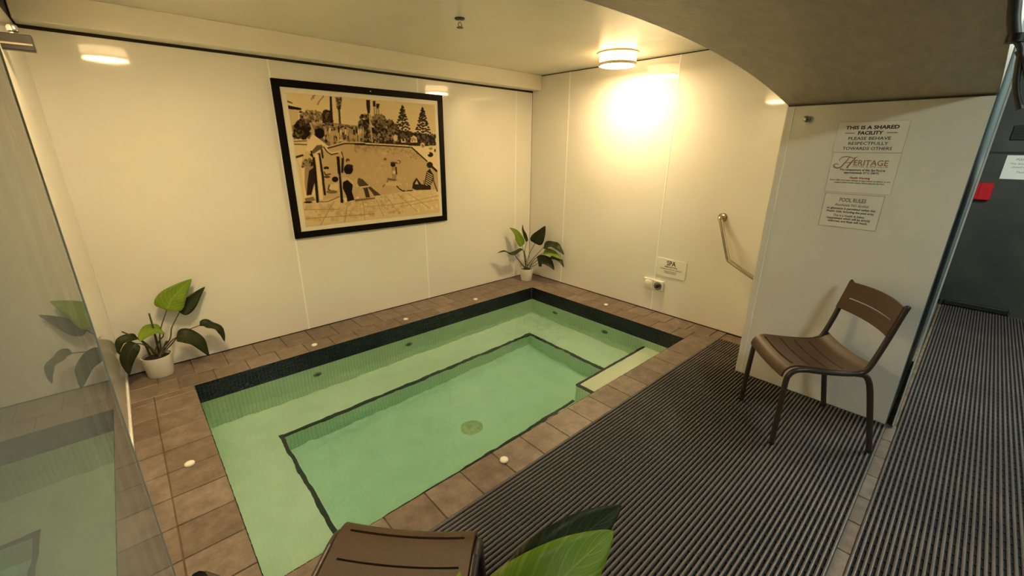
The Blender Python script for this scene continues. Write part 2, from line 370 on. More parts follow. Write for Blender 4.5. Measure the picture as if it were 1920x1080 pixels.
for y0, y1 in run(PY0 + .004, PY1 - .004, .2, PY0 + .13):
    tile(-3.735, PX0 - .0 + .004, y0, y1); tile(XL + .004, -3.735, y0, y1, name='floor_tile')
    tile(PX1 - .004, -.193, y0, y1)
for y0, y1 in run(-2.445, PY1 - .004, .2, -2.445 + .08): tile(-.193, -.002, y0, y1, name='floor_tile')
for y0, y1 in run(-3.56, PY0, .2, -3.48): tile(XL + .004, -3.74, y0, y1, name='floor_tile')
for x0, x1 in run(-3.7, XJ + .03, .2, -3.6): tile(x0, x1, -3.68, -3.56, z=.0005, name='threshold_tile')
# ------------------------------------------------------------------ the spa pool
pool = thing('spa_pool', 'sunken pale green tiled spa pool with black waterline band and bench', 'pool', ((PX0 + PX1) / 2, (PY0 + PY1) / 2, 0))
pool['kind'] = 'structure'
OX, OY = pool.location.x, pool.location.y
def pp(o):
    o.location = Vector(o.location) - pool.location; return o
ZW, ZB, ZF = -0.14, -0.58, -0.85
WX0, WX1, WY0, WY1 = -3.15, -.79, -1.865, -.83     # deep well
def pbox(name, q, m, **k): return pp(box(name, *q, m, pool, **k))
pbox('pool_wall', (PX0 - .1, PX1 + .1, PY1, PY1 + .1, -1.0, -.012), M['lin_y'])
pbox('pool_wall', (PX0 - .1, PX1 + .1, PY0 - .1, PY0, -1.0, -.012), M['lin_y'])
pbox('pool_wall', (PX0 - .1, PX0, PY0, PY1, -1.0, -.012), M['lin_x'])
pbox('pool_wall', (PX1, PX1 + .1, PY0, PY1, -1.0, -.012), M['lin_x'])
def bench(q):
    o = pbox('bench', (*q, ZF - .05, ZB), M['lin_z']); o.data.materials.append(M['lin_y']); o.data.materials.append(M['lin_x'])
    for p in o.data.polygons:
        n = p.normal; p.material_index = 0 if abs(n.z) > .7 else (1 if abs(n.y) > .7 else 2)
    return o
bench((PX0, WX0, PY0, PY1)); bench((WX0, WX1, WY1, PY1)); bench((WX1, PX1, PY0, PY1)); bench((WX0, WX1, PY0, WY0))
pbox('pool_floor', (WX0 - .05, WX1 + .05, WY0 - .05, WY1 + .05, ZF - .1, ZF), M['lin_z'])
# sloped foot of the well walls
mb = MB()
for (a, b) in (((WX0, WY1), (WX1, WY1)),):
    mb.add([(a[0], a[1], ZF + .045), (b[0], b[1], ZF + .045), (b[0], b[1] - .06, ZF + .001), (a[0], a[1] - .06, ZF + .001), (a[0], a[1], ZF), (b[0], b[1], ZF)], [(0, 1, 2, 3), (3, 2, 5, 4), (0, 3, 4), (1, 5, 2)])
pp(mb.put('floor_fillet', M['lin_z'], pool))
SX0, SY1, ZS = -1.335, -1.885, -0.30
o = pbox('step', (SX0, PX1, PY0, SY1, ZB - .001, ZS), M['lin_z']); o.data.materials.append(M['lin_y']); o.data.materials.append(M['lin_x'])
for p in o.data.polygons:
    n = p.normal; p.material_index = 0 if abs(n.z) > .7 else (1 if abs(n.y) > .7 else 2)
T = .022
for q in ((WX0, WX1, WY1 - .002, WY1 + T, ZB - T, ZB + .002), (WX0 - T, WX0 + .002, WY0, WY1 + T, ZB - T, ZB + .002),
          (WX1 - .002, WX1 + T, SY1, WY1 + T, ZB - T, ZB + .002), (WX0, SX0, WY0 - T, WY0 + .002, ZB - T, ZB + .002)):
    pbox('edge_trim', q, M['trim_mosaic'])
pbox('edge_trim', (SX0, PX1 - .0, SY1 - T, SY1 + .002, ZS - .012, ZS + .002), M['trim_mosaic'])
pbox('edge_trim', (SX0 - .002, SX0 + T, PY0, SY1, ZS - T, ZS + .002), M['trim_mosaic'])
# waterline band: small glazed mosaics standing proud of black grout
def band(ax, fixed, sgn, a, b):
    pbox('waterline_backing', (a, b, min(fixed, fixed + sgn * .003), max(fixed, fixed + sgn * .003), ZW - .004, -.002) if ax == 'y' else
         (min(fixed, fixed + sgn * .003), max(fixed, fixed + sgn * .003), a, b, ZW - .004, -.002), M['black_grout'])
    mb = MB(); s = .0232; n = int((b - a) / s)
    for i in range(n):
        for j in range(6):
            u0 = a + i * s + .001; u1 = u0 + s - .0025; z1 = -.002 - j * s; z0 = z1 - s + .0025; d = .003 + random.uniform(.0012, .0026)
            t0, t1 = random.uniform(-.0006, .0006), random.uniform(-.0006, .0006)
            P = lambda u, z, e: (u, fixed + sgn * e, z) if ax == 'y' else (fixed + sgn * e, u, z)
            mb.add([P(u0, z0, d + t0), P(u1, z0, d - t0), P(u1, z1, d + t1), P(u0, z1, d - t1), P(u0, z0, .002), P(u1, z0, .002), P(u1, z1, .002), P(u0, z1, .002)],
                   [(0, 1, 2, 3), (0, 4, 5, 1), (1, 5, 6, 2), (2, 6, 7, 3), (3, 7, 4, 0)])
    pp(mb.put('waterline_mosaic', M['black_mosaic'], pool, kind='stuff'))
band('y', PY1, -1, PX0, PX1); band('y', PY0, 1, PX0, PX1); band('x', PX0, 1, PY0, PY1); band('x', PX1, -1, PY0, PY1)
def jet(p, ax):
    s = MB(); s.lathe([(.0, 0), (.034, 0), (.034, -.008), (.026, -.014), (.018, -.012), (.016, -.004), (.0, -.004)], 20, ax, p)
    pp(s.put('water_jet', M['jet'], pool, smooth=True))
    s = MB(); s.lathe([(.0, -.006), (.015, -.006), (.015, -.0045), (0, -.0045)], 14, ax, p); pp(s.put('jet_eye', M['drain_hole'], pool))
for x in (-2.77, -1.965): jet((x, PY1, -.29), 'y')
for y in (-.80, -1.46): jet((PX1, y, -.31), 'x')
pbox('skimmer_inlet', (PX1 - .012, PX1 + .002, -.70, -.50, -.24, ZW - .008), M['lin_x'], c=.003)
# main drain cover with a ring of slots
dc = thing('tmp', None, None); bpy.data.objects.remove(dc)
DX, DY = -2.0, -1.43
s = MB(); s.lathe([(.0, ZF + .012), (.05, ZF + .012), (.078, ZF + .009), (.086, ZF + .003), (.086, ZF), (0, ZF)], 36, 'z', (DX, DY, 0)); dr = pp(s.put('main_drain', M['drain'], pool, smooth=True))
s = MB()
for r, n in ((.0, 1), (.02, 6), (.04, 12), (.06, 18)):
    for k in range(n):
        a = 2 * math.pi * k / n; s.lathe([(.0, ZF + .0121), (.0082, ZF + .0121), (.0082, ZF + .0136), (0, ZF + .0136)], 6, 'z', (DX + r * math.cos(a), DY + r * math.sin(a), 0))
o = s.put('drain_holes', M['drain_hole'], dr, kind='stuff'); o.location = -pool.location
# the water itself
mb = MB().box(PX0 - .03, PX1 + .03, PY0 - .03, PY1 + .03, -.93, ZW)
mb.put('pool_water', M['water'], label='clear still green tinted water filling the sunken spa pool', cat='water')
# ------------------------------------------------------------------ ribbed rubber mats
PITCH = .0195
def rib_mesh(L):
    w_, h = .0057, .0125; prof = [(-w_, .003), (-w_ * .96, .0085), (-w_ * .55, .0117), (0, h), (w_ * .55, .0117), (w_ * .96, .0085), (w_, .003)]
    s = MB(); s.prism([(-L / 2, y, z) for y, z in prof], [(L / 2, y, z) for y, z in prof]); me = s.me('rib'); me.materials.append(M['rib']); return me
def rib_mat(label, rows, x0, x1, bars=.06, zz=.0005):
    ym, yM = min(r[0] for r in rows) - .012, max(r[0] for r in rows) + .012
    t = thing('rubber_mat', label, 'mat', ((x0 + x1) / 2, (ym + yM) / 2, zz)); cache = {}
    for y, a, b in rows:
        k = round(b - a, 3)
        if k not in cache: cache[k] = rib_mesh(k)
        put('rib', cache[k], None, t, ((a + b) / 2 - t.location.x, y - t.location.y, 0))
    s = MB(); n = int((x1 - x0) / bars)
    for i in range(n + 1):
        x = x0 + .01 + (x1 - x0 - .02) * i / n; rr = [r for r in rows if r[1] <= x <= r[2]]
        if not rr: continue
        a, b = min(r[0] for r in rr), max(r[0] for r in rr)
        s.box(x - .006 - t.location.x, x + .006 - t.location.x, a - .004 - t.location.y, b + .004 - t.location.y, .0014, .0055)
    s.put('cross_bars', M['bars_gap_shade'], t, kind='stuff')
    s = MB(); grp = {}
    for y, a, b in rows: grp.setdefault((a, b), []).append(y)
    for (a, b), ys in grp.items(): s.box(a - t.location.x, b - t.location.x, min(ys) - .007 - t.location.y, max(ys) + .007 - t.location.y, 0, .0013)
    s.put('gap_shade_sheet', M['bars_gap_shade'], t)  # black sheet added under the ribs, stands in for shade in the gaps
    return t
rows = []; rows2 = []; y = -2.452
while y > -3.598:
    rows.append((y, -3.60, -.425 if y > YA1 + .012 else XJ - .012))
    if y > YA1 + .012: rows2.append((y, -.418, -.175))
    y -= PITCH
rib_mat('large dark ribbed rubber mat between the pool coping and the doorway', rows, -3.60, -.425)
rib_mat('small piece of ribbed rubber mat in the nook behind the white pier', rows2, -.418, -.175)
rows = []; y = -3.640
while y > -4.85: rows.append((y, -3.60, 2.40)); y -= PITCH
rib_mat('long dark ribbed rubber mat running down the corridor', rows, -3.60, 2.40)
# ------------------------------------------------------------------ lamps
def ceiling_lamp(x, y, label):
    t = thing('ceiling_lamp', label, 'lamp', (x, y, ZC))
    MB().lathe([(0, 0), (.168, 0), (.168, -.010), (.150, -.016), (0, -.016)], 40).put('top_rim', M['lamp_trim'], t, smooth=True)
    MB().lathe([(0, -.016), (.143, -.016), (.143, -.082), (0, -.082)], 40).put('side_band', M['lamp_side'], t, smooth=True)
    MB().lathe([(0, -.083), (.139, -.083), (.136, -.090), (.10, -.096), (0, -.098)], 40).put('diffuser', M['lamp'], t, smooth=True)
    s = MB(); n = 40; pr = [(.146, -.076), (.158, -.076), (.158, -.092), (.150, -.098), (.140, -.096), (.146, -.088)]; v = []; f = []
    for r, h in pr:
        for k in range(n): a = 2 * math.pi * k / n; v.append((r * math.cos(a), r * math.sin(a), h))
    for i in range(len(pr)):
        j = (i + 1) % len(pr)
        for k in range(n): f.append((i * n + k, i * n + (k + 1) % n, j * n + (k + 1) % n, j * n + k))
    s.add(v, f).put('lower_bezel', M['lamp_trim'], t, smooth=True)
    for k in range(4):
        a = math.radians(25 + 90 * k); c, s_ = math.cos(a) * .149, math.sin(a) * .149
        MB().tube([(c, s_, -.012), (c, s_, -.08)], .0035, 8).put('post', M['lamp_trim'], t)
    return t
ceiling_lamp(-.375, -1.36, 'round banded ceiling lamp glowing near the panelled right wall')
ceiling_lamp(-3.49, -1.38, 'second round ceiling lamp above left wall, seen only mirrored in the wall panels')
for bx_, by_, hl, lab in ((.55, -4.55, .75, 'cool white batten light on the corridor ceiling towards the far wall'), (-2.3, -4.85, .30, 'short cool white batten light on the corridor ceiling behind the doorway')):
    bt = thing('ceiling_batten', lab, 'lamp', (bx_, by_, 2.42))
    box('housing', -hl, hl, -.07, .07, -.05, 0, M['white_plastic'], bt, c=.006); box('diffuser', -hl + .02, hl - .02, -.06, .06, -.075, -.05, M['tube'], bt, c=.006)
# ceiling sprinkler
sp = thing('fire_sprinkler', 'small sprinkler head hanging from the cream ceiling', 'sprinkler', (-1.88, -1.25, ZC))
MB().lathe([(0, 0), (.032, 0), (.030, -.006), (.012, -.010), (0, -.010)], 24).put('escutcheon', M['dark_metal'], sp, smooth=True)
MB().lathe([(0, -.010), (.009, -.010), (.009, -.024), (.006, -.026), (0, -.026)], 14).put('body', M['chrome'], sp, smooth=True)
for sg in (-1, 1): MB().tube(smooth_path([(sg * .008, 0, -.024), (sg * .013, 0, -.034), (sg * .003, 0, -.047)], 4), .0022, 6).put('yoke_arm', M['dark_metal'], sp)
MB().lathe([(0, -.047), (.020, -.048), (.021, -.051), (0, -.052)], 18).put('deflector', M['dark_metal'], sp, smooth=True)
# ------------------------------------------------------------------ frameless glass door standing open along the left wall
gd = thing('glass_door', 'frameless glass door standing open along the left wall', 'door', (-3.73, YA0 + .02, .012))
box('pane', -.005, .005, .0, 1.115, 0, 1.72, M['glass'], gd)
box('edge_seal', -.0065, .0005, 1.115, 1.122, 0, 1.72, M['glass_dark_seal'], gd)
box('polished_edge', .0005, .0065, 1.115, 1.124, 0, 1.72, M['glass_edge'], gd, c=.001)
# second leaf parked along the corridor wall, seen almost edge on
g2 = thing('glass_door', 'frameless glass door leaf seen edge-on beside the white pier', 'door', (XJ - .004, YA0 - .03, .016))
box('pane', .004, 1.2, -.005, .005, 0, 1.95, M['glass_clear'], g2)
box('polished_edge', 0, .004, -.0035, .0035, 0, 1.95, M['glass_edge_bright'], g2)
# dark bracket with a knob under the bulkhead on the left wall
bk = thing('wall_bracket', 'dark metal bracket with a round knob high on the left wall', 'bracket', (XL, -.90, 1.888))
MB().box(0, .092, -.022, .022, -.030, .029, .003).put('bracket_arm', M['dark_metal'], bk)
MB().box(.0, .088, -.026, -.022, -.012, -.004, .001).put('groove_rail', M['steel'], bk)
MB().lathe([(0, .022), (.012, .022), (.012, .034), (.017, .038), (.018, .052), (.013, .060), (0, .062)], 20, 'z', (.045, -.005, 0)).put('knob', M['chrome'], bk, smooth=True)
# ------------------------------------------------------------------ framed photograph
FX0, FX1, FZ0, FZ1 = -2.663, -1.209, .795, 1.966
fp = thing('framed_photograph', 'large black framed sepia photograph of bathers at a swimming pool', 'picture', ((FX0 + FX1) / 2, -.001, FZ0))
HW, HH = (FX1 - FX0) / 2, FZ1 - FZ0
B = .052
for q in ((-HW, HW, HH - B, HH), (-HW, HW, 0, B), (-HW, -HW + B, B, HH - B), (HW - B, HW, B, HH - B)): box('frame_bar', q[0], q[1], -.020, -.001, q[2], q[3], M['frame'], fp, c=.002)
box('border_sheet', -HW + B - .004, HW - B + .004, -.012, -.002, B - .004, HH - B + .004, M['mat_board'], fp)
MB().lathe([(0, -.021), (.005, -.021), (.006, -.020), (0, -.020)], 10, 'y', (0.02, 0, HH - B / 2)).put('screw', M['chrome'], fp)
NW, NH, SSP = 340, 266, 2
IMG = np.full((NH * SSP, NW * SSP), .80)
quad = [(525.5, 166.7), (820.0, 187.5), (827.2, 401.6), (565.6, 430.0)]      # print corners as measured: TL TR BR BL
def homog(src, dst):
    A = []; b_ = []
    for (x, y), (u, v) in zip(src, dst):
        A += [[x, y, 1, 0, 0, 0, -u * x, -u * y], [0, 0, 0, x, y, 1, -v * x, -v * y]]; b_ += [u, v]
    h = np.linalg.solve(np.array(A), np.array(b_)); return np.append(h, 1).reshape(3, 3)
HM = homog(quad, [(0, 0), (NW * SSP, 0), (NW * SSP, NH * SSP), (0, NH * SSP)])
CR = {1: (6, 500, 140), 2: (6, 660, 140), 3: (6.355, 520, 280), 4: (6.355, 670, 260)}
def tr(c, pts):
    k, ox, oy = CR[c]; P = np.array([(x / k + ox, y / k + oy, 1) for x, y in pts]).T; q = HM @ P; return (q[:2] / q[2]).T
YY, XX = np.mgrid[0:NH * SSP, 0:NW * SSP]
def raw_poly(P, val, mode=None):
    x0, y0 = np.floor(P.min(0)).astype(int) - 1; x1, y1 = np.ceil(P.max(0)).astype(int) + 2
    x0, y0 = max(x0, 0), max(y0, 0); x1, y1 = min(x1, IMG.shape[1]), min(y1, IMG.shape[0])
    if x1 <= x0 or y1 <= y0: return
    X = XX[y0:y1, x0:x1] + .5; Y = YY[y0:y1, x0:x1] + .5; ins = np.zeros(X.shape, bool)
    for i in range(len(P)):
        (ax, ay), (bx, by) = P[i], P[(i + 1) % len(P)]
        if ay == by: continue
        c = (ay > Y) != (by > Y); xi = ax + (Y - ay) * (bx - ax) / (by - ay); ins ^= c & (X < xi)
    sub = IMG[y0:y1, x0:x1]; sub[ins] = val if not callable(val) else val(X, Y)[ins]
def poly(c, pts, val): raw_poly(tr(c, pts), val)
def stroke(c, pts, wd, val):
    P = tr(c, pts)
    for a, b in zip(P[:-1], P[1:]):
        d = b - a; l = np.hypot(*d)
        if l < 1e-6: continue
        n = np.array([-d[1], d[0]]) / l * wd / 2; raw_poly(np.array([a + n, b + n, b - n, a - n]), val); disc(b, wd / 2, val)
def disc(p, r, val):
    a = np.linspace(0, 2 * np.pi, 13)[:-1]; raw_poly(np.stack([p[0] + r * np.cos(a), p[1] + r * np.sin(a)], 1), val)
def ell(c, x, y, rx, ry, val): poly(c, [(x + rx * math.cos(a), y + ry * math.sin(a)) for a in np.linspace(0, 6.283, 18)[:-1]], val)
rg = np.random.RandomState(3)
def speckle(c, pts, n, rmin, rmax, lo, hi):       # foliage or crowd: many small dabs inside a quadrilateral
    Q = tr(c, pts)
    for _ in range(n):
        u, v = rg.rand(2); p = (Q[0] * (1 - u) + Q[1] * u) * (1 - v) + (Q[3] * (1 - u) + Q[2] * u) * v
        disc(p, rg.uniform(rmin, rmax), rg.uniform(lo, hi))
def clump(c, x, y, rx, ry, n, rmin, rmax, lo, hi):
    for _ in range(n):
        a, q = rg.uniform(0, 6.283), math.sqrt(rg.rand()); P = tr(c, [(x + rx * q * math.cos(a), y + ry * q * math.sin(a))])
        disc(P[0], rg.uniform(rmin, rmax), rg.uniform(lo, hi) + .10 * (1 if math.sin(a) < 0 and rg.rand() < .4 else 0))
def paint():
    # house wall and eave at the left
    poly(1, [(150, 350), (300, 380), (310, 560), (220, 640), (170, 640)], .70)
    poly(1, [(165, 255), (235, 285), (235, 300), (170, 280)], .25)
    poly(1, [(175, 315), (340, 350), (335, 375), (180, 360)], .06); ell(1, 330, 395, 22, 12, .08)
    # palm fronds
    for a in ([(500, 190), (470, 215), (455, 245)], [(600, 200), (550, 260), (525, 305)], [(470, 195), (480, 230)]): stroke(1, a, 4, .35)
    # far trees left
    clump(1, 460, 450, 140, 75, 260, 2, 6, .10, .6)
    speckle(1, [(590, 380), (660, 380), (720, 560), (590, 560)], 160, 3, 8, .04, .3)
    poly(1, [(668, 205), (692, 205), (712, 540), (676, 540)], .12)
    poly(1, [(738, 212), (812, 212), (800, 350), (780, 380), (757, 350)], .16); stroke(1, [(780, 360), (792, 560)], 9, .20)
    speckle(1, [(735, 215), (815, 215), (800, 340), (755, 340)], 60, 2, 4, .05, .5)
    # hedge and crowd along the far side
    poly(1, [(230, 560), (330, 500), (700, 520), (1080, 560), (1080, 745), (840, 745), (640, 800), (250, 720)], .32)
    poly(2, [(0, 560), (150, 560), (520, 600), (960, 660), (960, 790), (660, 780), (0, 745)], .14)
    speckle(1, [(600, 540), (1080, 560), (1080, 735), (620, 780)], 420, 2, 7, .04, .75)
    speckle(1, [(400, 500), (640, 520), (640, 640), (420, 640)], 120, 3, 7, .08, .7)
    speckle(2, [(0, 565), (520, 600), (520, 745), (0, 735)], 330, 2, 7, .03, .5)
    speckle(2, [(520, 610), (960, 650), (960, 780), (560, 760)], 200, 2, 8, .04, .35)
    for x in (665, 700, 760, 860, 910, 975, 1010): stroke(1, [(x, 590), (x + 10, 650), (x + 6, 735)], 9, rg.uniform(.45, .7)); ell(1, x + 2, 570, 12, 14, .35)
    # middle trees
    clump(2, 130, 490, 75, 75, 150, 2, 7, .03, .35); clump(2, 100, 540, 60, 50, 70, 3, 7, .03, .25)
    clump(2, 290, 500, 85, 90, 210, 2, 7, .04, .48); clump(2, 390, 550, 80, 70, 150, 2, 7, .04, .45); clump(2, 470, 580, 60, 60, 90, 2, 6, .04, .4); clump(2, 440, 520, 25, 50, 30, 2, 5, .05, .3)
    poly(2, [(140, 240), (186, 240), (188, 340), (180, 430), (162, 430), (142, 320)], .15); stroke(2, [(176, 400), (210, 735)], 7, .62)
    poly(2, [(218, 250), (250, 250), (252, 320), (220, 320)], .12); poly(2, [(258, 280), (300, 285), (290, 345), (260, 345)], .12)
    for x in (235, 262, 285): stroke(2, [(x, 330), (x + 4, 430)], 5, .4)
    # conifers right
    for cx, ty, by, hw in ((572, 330, 640, 115), (812, 350, 650, 110)):
        stroke(2, [(cx - 4, ty - 40), (cx, by)], 4, .3)
        for k in range(9):
            y = ty + (by - ty) * k / 8.5; h = hw * (.18 + .82 * k / 8.5)
            for sg in (-1, 1):
                for j in range(4): ell(2, cx + sg * h * (j + .3) / 3.6, y + 14 * j - rg.uniform(0, 22), 15, 11, rg.uniform(.05, .2))
    # deck on the far side, pool water
    poly(2, [(0, 745), (640, 775), (670, 800), (0, 765)], .82); poly(1, [(840, 740), (1080, 745), (1080, 765), (830, 775), (650, 820), (640, 800)], .78)
    poly(1, [(250, 720), (400, 700), (650, 810), (470, 900), (265, 960)], .76); stroke(1, [(250, 745), (400, 735)], 5, .3); stroke(1, [(255, 775), (400, 780)], 5, .25)
    poly(4, [(650, 80), (960, 60), (985, 420), (840, 260)], .86)
    poly(1, [(640, 825), (840, 770), (1080, 770), (1080, 1080), (560, 1080), (480, 900)], .64)
    poly(2, [(0, 768), (640, 800), (700, 830), (980, 1080), (0, 1080)], .64)
    poly(3, [(440, 40), (900, 20), (1144, 0), (1144, 560), (700, 600), (420, 650), (420, 60)], .64)
    poly(4, [(-10, 40), (640, 85), (840, 260), (985, 400), (985, 610), (560, 640), (260, 700), (-10, 740)], .64)
    speckle(2, [(0, 780), (640, 810), (640, 880), (0, 860)], 70, 3, 7, .45, .6); speckle(4, [(560, 110), (700, 110), (780, 230), (640, 230)], 40, 2, 5, .4, .6)
    speckle(4, [(0, 150), (600, 150), (600, 620), (100, 640)], 150, 3, 9, .60, .69)
    stroke(1, [(645, 820), (845, 762), (1080, 762)], 6, .12); stroke(2, [(0, 770), (400, 785), (660, 800)], 6, .14); stroke(2, [(670, 795), (860, 965)], 7, .15); stroke(4, [(880, 300), (965, 380)], 12, .12)
    # near deck with tile lines
    poly(3, [(180, 110), (260, 640), (290, 955), (1144, 860), (1144, 590), (760, 650), (440, 650), (380, 560), (280, 600), (230, 200)], .74)
    poly(3, [(250, 640), (430, 640), (700, 580), (760, 655), (1144, 590), (1144, 900), (290, 955)], .72)
    poly(4, [(-10, 740), (260, 690), (560, 640), (985, 610), (1000, 900), (-10, 1010)], .74)
    speckle(3, [(300, 680), (1100, 600), (1144, 800), (320, 900)], 160, 4, 12, .60, .74); speckle(4, [(60, 730), (560, 660), (600, 900), (80, 950)], 120, 4, 11, .60, .76); speckle(4, [(560, 650), (980, 620), (990, 890), (600, 900)], 60, 4, 9, .74, .84)
    for a in ([(640, 640), (560, 770), (470, 935)], [(800, 690), (765, 900)], [(995, 640), (1020, 880)], [(270, 740), (700, 735)], [(290, 850), (1144, 790)]): stroke(3, a, 3, .42)
    for a in ([(40, 760), (65, 1000)], [(205, 740), (295, 945)], [(350, 720), (490, 910)], [(470, 670), (720, 890)], [(600, 660), (880, 850)], [(60, 830), (420, 800), (600, 770), (980, 690)], [(500, 830), (980, 740)]): stroke(4, a, 3, .5)
    for x in np.arange(620, 1075, 26):
        yy = 560 + rg.uniform(-6, 50) + (x - 620) * .02; tv = rg.choice([.78, .62, .12, .45]); ell(1, x, yy, 9, 11, rg.choice([.1, .5])); poly(1, [(x - 11, yy + 12), (x + 11, yy + 12), (x + 9, yy + 75), (x - 9, yy + 75)], tv); stroke(1, [(x, yy + 70), (x + 2, yy + 120)], 5, rg.choice([.2, .6]))
    # beach umbrella shapes and sunbathers on the right
    for x, y, r in ((705, 700, 42), (808, 770, 30), (905, 800, 28)):
        poly(2, [(x - r, y + r), (x - r * .7, y - r * .5), (x, y - r), (x + r * .8, y - r * .4), (x + r, y + r)], .82); clump(2, x, y + r * .3, r * .6, r * .6, 14, 2, 4, .12, .6)
    ell(2, 900, 885, 34, 30, .08); ell(2, 955, 835, 9, 20, .08); ell(2, 870, 870, 20, 14, .85); ell(2, 485, 690, 26, 40, .75)
    stroke(2, [(560, 705), (560, 738), (598, 738), (598, 705)], 5, .85)
    # woman standing and leaning at the left
    clump(1, 350, 600, 85, 105, 150, 4, 9, .03, .16); clump(1, 300, 660, 60, 40, 50, 3, 7, .05, .3); clump(1, 400, 520, 45, 40, 40, 3, 6, .05, .3); stroke(1, [(440, 520), (480, 620), (460, 680)], 7, .6); ell(1, 552, 645, 58, 62, .05)
    poly(1, [(445, 690), (480, 660), (560, 720), (660, 800), (600, 800), (520, 790), (480, 880), (440, 870), (390, 850)], .80)
    poly(1, [(520, 785), (580, 780), (590, 820), (520, 860), (470, 900), (440, 880)], .25)
    stroke(1, [(600, 790), (640, 850), (690, 885), (790, 860)], 12, .76); stroke(1, [(595, 800), (640, 862), (690, 895), (780, 875)], 5, .15)
    poly(1, [(390, 850), (480, 880), (490, 1000), (440, 1040), (340, 1030), (350, 940)], .70); speckle(1, [(360, 960), (480, 940), (480, 1030), (350, 1040)], 40, 3, 7, .15, .5)
    stroke(1, [(440, 890), (470, 920), (455, 860)], 7, .1); stroke(1, [(575, 830), (590, 930)], 8, .12); stroke(1, [(275, 930), (355, 905)], 8, .14)
    poly(3, [(240, 150), (390, 130), (385, 205), (250, 205)], .40); speckle(3, [(250, 150), (385, 140), (380, 200), (250, 200)], 30, 3, 6, .1, .5)
    poly(3, [(275, 205), (390, 205), (400, 300), (390, 420), (355, 560), (300, 580), (275, 420)], .46); poly(3, [(330, 260), (395, 210), (400, 400), (360, 560), (300, 560), (310, 400)], .14)
    poly(3, [(280, 600), (380, 580), (410, 625), (290, 655)], .35); ell(3, 320, 650, 55, 12, .08)
    # pool ladder rails
    stroke(3, [(388, 90), (402, 260), (435, 640)], 12, .09); stroke(3, [(450, 40), (490, 280), (525, 550)], 10, .10); stroke(3, [(420, 55), (455, 330), (480, 600)], 16, .80)
    stroke(3, [(685, 80), (705, 330), (735, 640)], 13, .06); stroke(3, [(720, 20), (745, 110), (738, 270)], 11, .12); stroke(3, [(690, 40), (710, 20), (735, 90)], 7, .7); stroke(3, [(690, 300), (712, 620)], 3, .7)
    ell(3, 435, 630, 18, 20, .06); ell(3, 735, 630, 20, 20, .05); stroke(3, [(440, 645), (560, 640), (700, 580)], 4, .25)
    # children in the water
    ell(3, 542, 225, 34, 20, .08); ell(3, 545, 270, 26, 34, .66); stroke(3, [(515, 270), (530, 310), (590, 300)], 6, .2); ell(3, 550, 335, 40, 16, .2)
    ell(3, 650, 365, 40, 36, .08); poly(3, [(570, 500), (600, 430), (680, 410), (690, 490), (640, 510)], .74); stroke(3, [(580, 430), (565, 490), (590, 500)], 5, .15); ell(3, 610, 520, 70, 22, .3)
    ell(3, 806, 130, 25, 26, .2); ell(3, 812, 150, 14, 18, .6)
    # seated woman in a dark suit, hair up
    ell(3, 815, 240, 58, 66, .05); ell(3, 830, 200, 45, 22, .12); poly(3, [(780, 300), (830, 300), (830, 340), (780, 350)], .6)
    poly(3, [(730, 350), (800, 335), (850, 370), (900, 420), (960, 445), (1080, 430), (1070, 460), (960, 470), (880, 440), (850, 500), (740, 420)], .70)
    poly(3, [(745, 400), (800, 370), (870, 430), (860, 520), (890, 620), (800, 640), (790, 570), (745, 480)], .05)
    poly(3, [(870, 500), (960, 470), (910, 600), (885, 600)], .60); poly(3, [(900, 360), (960, 345), (1000, 440), (1060, 580), (1030, 590), (1000, 480), (940, 440)], .22); stroke(3, [(915, 350), (905, 430)], 12, .66)
    poly(3, [(990, 370), (1050, 420), (1144, 540), (1144, 570), (1060, 470)], .20); stroke(3, [(1000, 400), (1090, 470), (1144, 520)], 4, .7); poly(3, [(890, 610), (1144, 585), (1144, 605), (900, 640)], .3)
    poly(4, [(0, 480), (40, 490), (110, 560), (265, 685), (180, 695), (120, 590), (-5, 600)], .20); poly(4, [(60, 600), (100, 590), (130, 715), (80, 715)], .18); stroke(4, [(0, 590), (120, 575)], 6, .75)
    # bather in the middle with a beach ball, head further back
    ell(4, 320, 240, 20, 22, .3); ell(4, 320, 262, 24, 12, .62); ell(4, 488, 270, 26, 24, .25); ell(4, 482, 272, 18, 16, .68)
    ell(4, 418, 305, 32, 30, .08); stroke(4, [(385, 280), (420, 275), (470, 285)], 6, .2); poly(4, [(400, 340), (460, 330), (465, 400), (455, 490), (405, 490)], .45); ell(4, 430, 400, 20, 26, .75); stroke(4, [(455, 330), (462, 420)], 7, .12)
    stroke(4, [(355, 470), (345, 520), (290, 580)], 6, .3); poly(4, [(355, 470), (400, 480), (470, 490), (440, 510), (360, 500)], .28); ell(4, 420, 545, 110, 26, .70)
    # woman in a striped top reclining at the right
    ell(4, 880, 305, 40, 40, .14); poly(4, [(840, 390), (880, 350), (925, 430), (920, 500), (870, 610), (810, 590), (815, 500)], .12)
    for k in range(7): stroke(4, [(848 - 5 * k, 400 + 24 * k), (915 - 5 * k, 440 + 24 * k)], 3.5, .80)
    stroke(4, [(920, 420), (925, 500), (970, 630)], 8, .22); poly(4, [(655, 600), (665, 530), (710, 465), (770, 545), (890, 570), (890, 615), (700, 620)], .15); poly(4, [(690, 545), (715, 500), (735, 550)], .75)
    stroke(4, [(460, 570), (500, 610), (540, 632), (655, 625)], 6, .14); stroke(4, [(570, 630), (640, 590)], 6, .62); stroke(4, [(800, 500), (810, 560)], 4, .15)
paint()
IMG += rg.normal(0, .012, IMG.shape); IMG = IMG.clip(0, 1).reshape(NH, SSP, NW, SSP).mean((1, 3))
ks = np.array([0, .15, .64, .86, 1.0]); cs = np.array([(.006, .003, .002), (.030, .016, .008), (.56, .40, .20), (.86, .69, .38), (.92, .82, .56)])
